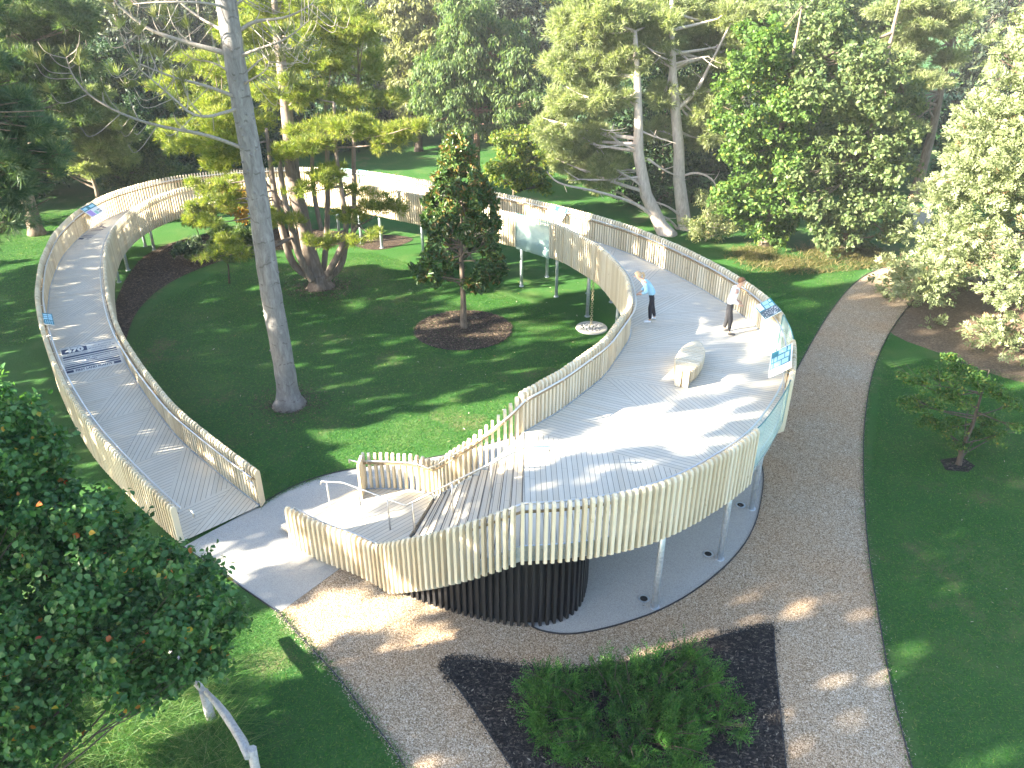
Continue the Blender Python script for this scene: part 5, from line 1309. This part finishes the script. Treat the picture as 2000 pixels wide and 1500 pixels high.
# ------------------------------------------------------------------ trees closing the garden at the back
def fir(name, label, loc, h, mat, seed, group):
    r = thing(name, label, 'tree', loc, 0, group)
    cl = []
    for k in range(90):
        z = h * (.06 + .9 * k / 89); R_ = h * .26 * (1 - z / h) ** .8 + .15
        a = k * 2.4; q = R_ * random.uniform(.5, .95); rr = .35 + R_ * .3
        cl.append((q * math.cos(a), q * math.sin(a), z, rr, rr, rr * .5))
    trunk_mesh([(0, 0, 0, .3), (0, 0, h * .5, .2), (0, 0, h, .04)], cl, B_DARK, r, 5, .05)
    broad_crown('crown', cl, 9000, .45, mat, r, .35, .7, False, 10, .4)
    return r
def round_tree(name, label, loc, h, mat, group, n=9000, size=.42, bark=None, low=False):
    r = thing(name, label, 'tree', loc, 0, group)
    cl = []
    for k in range(60):
        d = Vector((random.gauss(0, 1), random.gauss(0, 1), random.gauss(0, 1))).normalized()
        q = random.uniform(.5, 1.0)
        cl.append((d.x * h * (.5 if low else .33) * q, d.y * h * (.5 if low else .33) * q, max(.3, h * (.44 if low else .56) + d.z * h * (.46 if low else .40) * q), h * random.uniform(.07, .13) * (1.3 if low else 1)))
    trunk_mesh([(0, 0, 0, .3), (.1, 0, h * .3, .24), (0, .1, h * .6, .15), (0, 0, h * .9, .05)], cl, bark or B_DARK, r, 3, .06)
    broad_crown('crown', cl, n, size, mat, r, .55, .3, False, 14, .4)
    return r
def copy_tree(root, loc, rz, sc, label):
    r = root.copy(); COL.objects.link(r); r.location = loc; r.rotation_euler = (0, 0, rz); r.scale = (sc, sc, sc); r['label'] = label
    for ch in root.children:
        c = ch.copy(); COL.objects.link(c); c.parent = r
    return r
GB = 'trees closing the back of the garden'
BL = 'tall tree in the dark row closing the back of the garden'
protos = [fir('fir_tree', BL, (-40, 84, 0), 15, L_SPRUCE, 1, GB), fir('fir_tree', BL, (-4, 88, 0), 16, L_DARK, 2, GB), round_tree('background_tree', BL, (26, 84, 0), 15, L_DPINE, GB), round_tree('background_tree', BL, (44, 76, 0), 15, L_BROAD2, GB)]
rows = [(-60, 86), (-52, 80), (-33, 90), (-25, 84), (-18, 90), (-11, 84), (3, 92), (10, 86), (17, 90), (34, 88), (52, 84), (60, 78), (38, 64), (48, 58), (-44, 70), (-54, 64), (-38, 62), (28, 62), (20, 70), (-14, 78), (6, 78), (-37, 49), (-45, 55), (-33, 61), (-26, 67), (-20, 72)]
for i, (x, y) in enumerate(rows):
    copy_tree(protos[(i * 7 + i // 3) % 4], (x, y, 0), i * 1.7, random.uniform(.85, 1.2), BL)

GU = 'dark bushes under the back trees'
UL = 'dark rounded bush under the tall trees behind the walkway'
b1 = round_tree('understory_bush', UL, (-24, 52, 0), 6.5, L_DARK, GU, 12000, .28, None, True); b1['category'] = 'bush'
b2 = round_tree('understory_bush', UL, (12, 56, 0), 7, L_DPINE, GU, 12000, .28, None, True); b2['category'] = 'bush'
for i, (x, y) in enumerate([(-30, 48), (-35, 53), (-19, 56), (-27, 58), (-14, 62), (-5, 70), (2, 64), (7, 60), (17, 53), (22, 51), (26, 55), (30, 50), (-10, 72), (-21, 64), (10, 66), (-40, 47), (-33, 43), (34, 46), (6, 52), (-1, 76), (-16, 76), (14, 72), (24, 62), (-27, 70)]):
    copy_tree((b1, b2)[i % 2], (x, y, 0), i * 2.1, random.uniform(.75, 1.25), UL)

# ------------------------------------------------------------------ trees to the left of the view, whose shade falls across the lawn
GS = 'unseen leafy trees to the left, crowns shaped to cast shade'
SL = 'unseen tall leafy tree to the left, crown shaped to cast shade'
def sun_line(u, w, h):
    """point h metres up in a tree 20 m to the sunward side, given along-sun and across-sun ground coordinates"""
    return (.93 * u - .37 * w, .37 * u + .93 * w, h)
def shade_tree(u0, w0, cl_uwz, n, size, h):
    x0, y0, _ = sun_line(u0, w0, 0)
    r = thing('shade_tree', SL, 'tree', (x0, y0, 0), 0, GS)
    cl = []
    for du, w, z, rad_ in cl_uwz:
        x, y, _ = sun_line(u0 + du, w, 0); cl.append((x - x0, y - y0, z, rad_, rad_, rad_ * .8))
    trunk_mesh([(0, 0, 0, .35), (.1, 0, h * .3, .28), (0, .1, h * .6, .18), (0, 0, h * .95, .05)], cl, B_DARK, r, 3, .06)
    broad_crown('crown', cl, n, size, L_BROAD, r, .6, .2, False, 14, .42, (.3, 1.0))
    return r
# wanted shade pattern put into the unseen crowns, seen from the sun: one row every 0.7 m across, one column every 0.51 m of height
SHADE_MASK = """.
.
.
......................###
....................######
..................#########
.................###########
..............###############
.............################
...........####################
..........#####################
..........######################
.........##.####################
.............###..###############
..........#...#.##################
..........##.....##.######.#######
..........##...##.#.##......######
..........######..####..#..#######
..........#..########...###..#####
..........##....#####..###########
..........##.#..#..###########..###
..........####.....###..##..##..###
..........######..#......#####..###
..........#####..........##########
..........#####...........#########
..........#####............#######
..........#####........#...########
..####################.#############
..####################.#############
..##################.##############
..##################.##########..##
..##################......#####..###
..###################....###########
..###################...#########
..###################..#####
..##########################
..#################.########.#
..##################....######
..##################.......##
..##################.......#
..###############.####....##
..###############.......####
..################.....#####
..#################....#####
..#################....#####
..#################...####
..##############.##
....############
....############
....############
....###########
....##########
....##########
....###########
....###########
....#.#########
....#...###...#
...###.##.#""".split()
def shade_clumps(r0, r1):
    out = []
    for i in range(r0, min(r1, len(SHADE_MASK))):
        for j, ch in enumerate(SHADE_MASK[i].ljust(42, '.') if i < 14 else SHADE_MASK[i]):
            if i < 5 and j > 17 or i < 14 and j > 26 - i * .3 and j < 42: ch = '#'
            if ch != '#' or (i >= 14 and random.random() < .04): continue
            du = random.uniform(-2.2, 2.2)
            z = (-15.4 + 1.2 * j + 20 - du) / 2.356
            out.append((du, 2 + .7 * i + random.uniform(-.15, .15), z + random.uniform(-.08, .08), random.uniform(.40, .50)))
    return out
for r0, r1 in ((0, 17), (17, 26), (26, 36), (36, 47), (47, 60)):
    cl_ = shade_clumps(r0, r1)
    if len(cl_) < 5: continue
    zt = max(c[2] for c in cl_)
    shade_tree(-20, 2 + .35 * (r0 + min(r1, len(SHADE_MASK))), cl_, (300 if r0 == 0 else 210) * len(cl_), .26, zt + .3)

# ------------------------------------------------------------------ rail fence, long grass
rf = thing('rail_fence', 'weathered grey split-rail fence half hidden under the round-leaved shrub', 'fence', (-5.2, 9.2, 0))
M_WEATH = bark_mat('weathered_wood', (.26, .25, .24), (.50, .48, .46), (14, 14, 14), .4)
def fp(x, y, Y): return at(x, y, Y) - Vector((-5.2, 9.2, 0))
mb = MB(); pb = fp(490, 1462, 8.4); mb.tube([(pb.x, pb.y, 0), (pb.x, pb.y, pb.z * .5), (pb.x + .02, pb.y, pb.z)], [.09, .085, .075], 7, jitter=.1); mb.build('post', M_WEATH, rf)
mb = MB(); a, b = fp(486, 1478, 8.32), fp(402, 1350, 9.5); mb.tube(limb_pts(a, b, .02), [.07, .08, .07, .075, .06, .04], 7, jitter=.12); mb.build('rail', M_WEATH, rf)
mb = MB(); a, b = fp(398, 1352, 9.55), fp(300, 1240, 10.8); mb.tube(limb_pts(a, b, .02), [.05, .07, .06, .07, .06, .05], 7, jitter=.12); mb.build('rail', M_WEATH, rf)
mb = MB(); pb = fp(398, 1352, 9.55); mb.tube([(pb.x, pb.y, 0), (pb.x, pb.y, pb.z + .03)], [.09, .08], 7, jitter=.1); mb.build('post', M_WEATH, rf)

def grass_blades(name, n, pos, L, w, mat, lean=.6, wind=(.5, .2), segs=3):
    P = pos(n); P = np.c_[P, np.zeros(len(P))]; n = len(P)
    d = norm(np.c_[rng.normal(size=(n, 2)) * lean + np.array(wind) * .5, np.ones(n)])
    side = norm(np.c_[-d[:, 1], d[:, 0], np.zeros(n)] + unit(n) * .2)
    l = L * rng.uniform(.5, 1.2, (n, 1)); V = []
    hd = norm(np.c_[d[:, :2], np.zeros(n)])
    for k in range(segs + 1):
        t = k / segs
        c = P + d * l * t + hd * l * .5 * t * t - np.array([0, 0, .42]) * l * t * t
        ww = w * (1 - t * .92)
        V += [c - side * ww, c + side * ww]
    V = np.stack(V, 1).reshape(-1, 3); m = 2 * (segs + 1)
    i = np.arange(n)[:, None] * m
    F = np.concatenate([i + [[2 * k, 2 * k + 1, 2 * k + 3, 2 * k + 2]] for k in range(segs)], 1).reshape(-1, 4)
    o = np_mesh(name, V, F, mat, None, np.repeat(rng.random(n), segs))
    o['kind'] = 'stuff'
    return o
def meadow(n):
    c = rng.uniform((-10.5, 7.6), (-5.0, 13.2), (60, 2)); k = rng.integers(0, 60, n)
    p = c[k] + rng.normal(size=(n, 2)) * .3
    return p[(p[:, 0] < -5.0 - (p[:, 1] - 9) * .55)]
grass_blades('long_grass', 30000, meadow, .75, .008, L_GRASS)
def rough(n):
    q = np.array([at(x, y, 37)[:2] for x, y in ((1400, 450), (1500, 470), (1600, 480), (1720, 480))])
    c = rng.uniform((11.0, 33.2), (19.0, 37.5), (90, 2)); k = rng.integers(0, 90, n)
    p = c[k] + rng.normal(size=(n, 2)) * .4
    return p[(p[:, 1] > 33 + .25 * (p[:, 0] - 11)) & (p[:, 0] < 18.5)]
grass_blades('rough_grass', 9000, rough, .38, .016, L_DRYGR)

def turf(n, poly, L, w, mat):
    f = in_region(poly)
    grass_blades('mown_grass_blades', n, f, L, w, mat, .8, (.2, .1), 1)
# ------------------------------------------------------------------ small fence by the far path, bark chips, fallen leaves
fo = at(1795, 435, 41)
gf = thing('board_fence', 'short grey board fence beside the path at the foot of the huge pale conifer', 'fence', (fo.x, 41, 0), R(35))
mb = MB()
for k in range(16): mb.box((-1.2 + k * .16, 0, .62), (.13, .025, 1.2))
mb.build('boards', M_WEATH, gf)
mb = MB()
for z in (.35, .95): mb.box((0, .04, z), (2.6, .05, .09))
mb.build('rail', M_WEATH, gf)

def chips(name, n, pos, z, L, mat):
    P = pos(n); n = len(P); C = np.c_[P, np.full(n, z) + rng.random(n) * .02]
    ax = norm(np.c_[rng.normal(size=(n, 2)), rng.normal(size=n) * .25])
    o = leaf_mesh(name, C, ax, np.tile([0, 0, 1.0], (n, 1)) + unit(n) * .4, L, .3, mat, None, .05); o['kind'] = 'stuff'
    return o
M_CHIP = leaf_mat('bark_chips', [(0, (.026, .019, .016)), (.6, (.075, .054, .041)), (1, (.22, .16, .115))], .0, .9)
M_CHIPK = leaf_mat('dark_bark_chips', [(0, (.012, .011, .012)), (.7, (.04, .035, .034)), (.93, (.10, .085, .075)), (1, (.28, .24, .20))], .0, .9)
def inpoly(P, poly):
    x, y = P[:, 0], P[:, 1]; c = np.zeros(len(P), bool); n = len(poly)
    for i in range(n):
        (x1, y1), (x2, y2) = poly[i][:2], poly[(i + 1) % n][:2]
        c ^= ((y1 > y) != (y2 > y)) & (x < (x2 - x1) * (y - y1) / (y2 - y1 + 1e-12) + x1)
    return c
def in_region(poly):
    A = np.array([p[:2] for p in poly]); lo, hi = A.min(0), A.max(0)
    def f(n):
        P = rng.uniform(lo, hi, (n, 2)); return P[inpoly(P, poly)]
    return f
chips('bark_chips', 9000, in_region(ring), .018, .10, M_CHIP)
chips('bark_chips', 22000, in_region(BED), .026, .085, M_CHIPK)
chips('bark_chips', 16000, in_region(chaikin(cres, 2, True)), .018, .13, M_CHIP)
M_FALL = leaf_mat('fallen_leaves', [(0, (.10, .07, .03)), (.4, (.30, .20, .07)), (.7, (.42, .36, .24)), (1, (.55, .52, .46))], .1, .8)
chips('fallen_leaves', 260, in_region([(-13, 18), (8, 18), (4, 33), (-12, 34)]), .03, .10, M_FALL)
chips('fallen_leaves', 420, in_region([(8.5, 9), (16, 8), (20, 22), (11.5, 21)]), .03, .07, M_FALL)
chips('fallen_leaves', 160, in_region([(-4, 9.5), (5, 9), (9, 16), (10, 22), (6, 14), (-3, 12.5)]), .02, .06, M_FALL)

L_TURF = leaf_mat('mown_blades', [(0, (0.013, 0.075, 0.014)), (.5, (0.038, 0.145, 0.024)), (.92, (0.095, 0.20, 0.036)), (1, (0.22, 0.24, 0.10))], .5)
turf(170000, [(-6.3, 16.6), (-4.2, 18.0), (-0.4, 19.4), (2.3, 21.2), (3.4, 25), (1.8, 29), (-2, 33), (-7, 37), (-13, 36), (-15, 30), (-14.2, 26), (-11, 21.6)], .075, .011, L_TURF)
turf(60000, [(-9.5, 14.2), (-8.2, 14.5), (-5.1, 12.2), (-2, 8.6), (-1.2, 7.4), (-5.0, 7.4), (-6, 10), (-8.5, 13)], .055, .007, L_TURF)
turf(150000, [(7.1, 8.3), (11, 8.3), (19, 17), (19.5, 22), (15.5, 25), (13, 24.2), (9.4, 16.4), (8.0, 12.3)], .06, .008, L_TURF)
turf(70000, [(-24, 26), (-18.2, 26), (-20.8, 34), (-21, 40), (-17, 44), (-30, 44), (-32, 36)], .09, .016, L_TURF)
turf(50000, [(8.2, 21.5), (9.4, 23.4), (14.8, 32.4), (18, 36), (10, 34), (5, 32), (7.6, 25)], .08, .013, L_TURF)

# ------------------------------------------------------------------ thin morning haze
hz = MB(); hz.box((0, 135, 11.5), (330, 340, 27))
hm = bpy.data.materials.new('thin_haze'); hm.use_nodes = True
for n_ in list(hm.node_tree.nodes):
    if n_.type != 'OUTPUT_MATERIAL': hm.node_tree.nodes.remove(n_)
pv = hm.node_tree.nodes.new('ShaderNodeVolumePrincipled')
pv.inputs['Color'].default_value = (0.93, 0.96, 1.0, 1); pv.inputs['Density'].default_value = 0.00045; pv.inputs['Anisotropy'].default_value = 0.0
hm.node_tree.links.new(pv.outputs[0], hm.node_tree.nodes['Material Output'].inputs['Volume'])
hz.build('haze', hm, None, 'stuff')

def ringpos(x, y, r):
    def f(n):
        a = rng.uniform(0, 6.283, n); q = np.abs(rng.normal(0, r, n)) + .3
        return np.c_[x + q * np.cos(a), y + q * np.sin(a)]
    return f
chips('fallen_needles', 900, ringpos(-7.16, 21.5, .7), .035, .10, M_CHIP)
chips('fallen_needles', 1500, ringpos(-8.5, 32.1, .9), .035, .12, M_CHIP)
def edgepos(path, w):
    A = np.array([p[:2] for p in path])
    def f(n):
        k = rng.integers(0, len(A) - 1, n); t = rng.random((n, 1))
        return A[k] * (1 - t) + A[k + 1] * t + rng.normal(0, w, (n, 2))
    return f
L_CRUMB = leaf_mat('loose_gravel', [(0, (.16, .12, .08)), (.5, (.34, .28, .20)), (1, (.6, .55, .47))], .0, .9)
for P_ in (PATH_R, LAWN_SW, PATH_L): chips('loose_gravel', 2600, edgepos(P_, .07), .02, .035, L_CRUMB)
chips('bark_chips', 1800, edgepos(ring + ring[:1], .04), .03, .08, M_CHIP)
chips('bark_chips', 2200, edgepos(BED + BED[:1], .07), .03, .07, M_CHIPK)
for P_, n_ in ((PATH_R, 2600), (LAWN_SW, 1700), (PAD_IN[:12], 900)):
    grass_blades('edge_grass', n_, edgepos(P_, .05), .11, .007, L_TURF, .9, (.1, .0), 2)
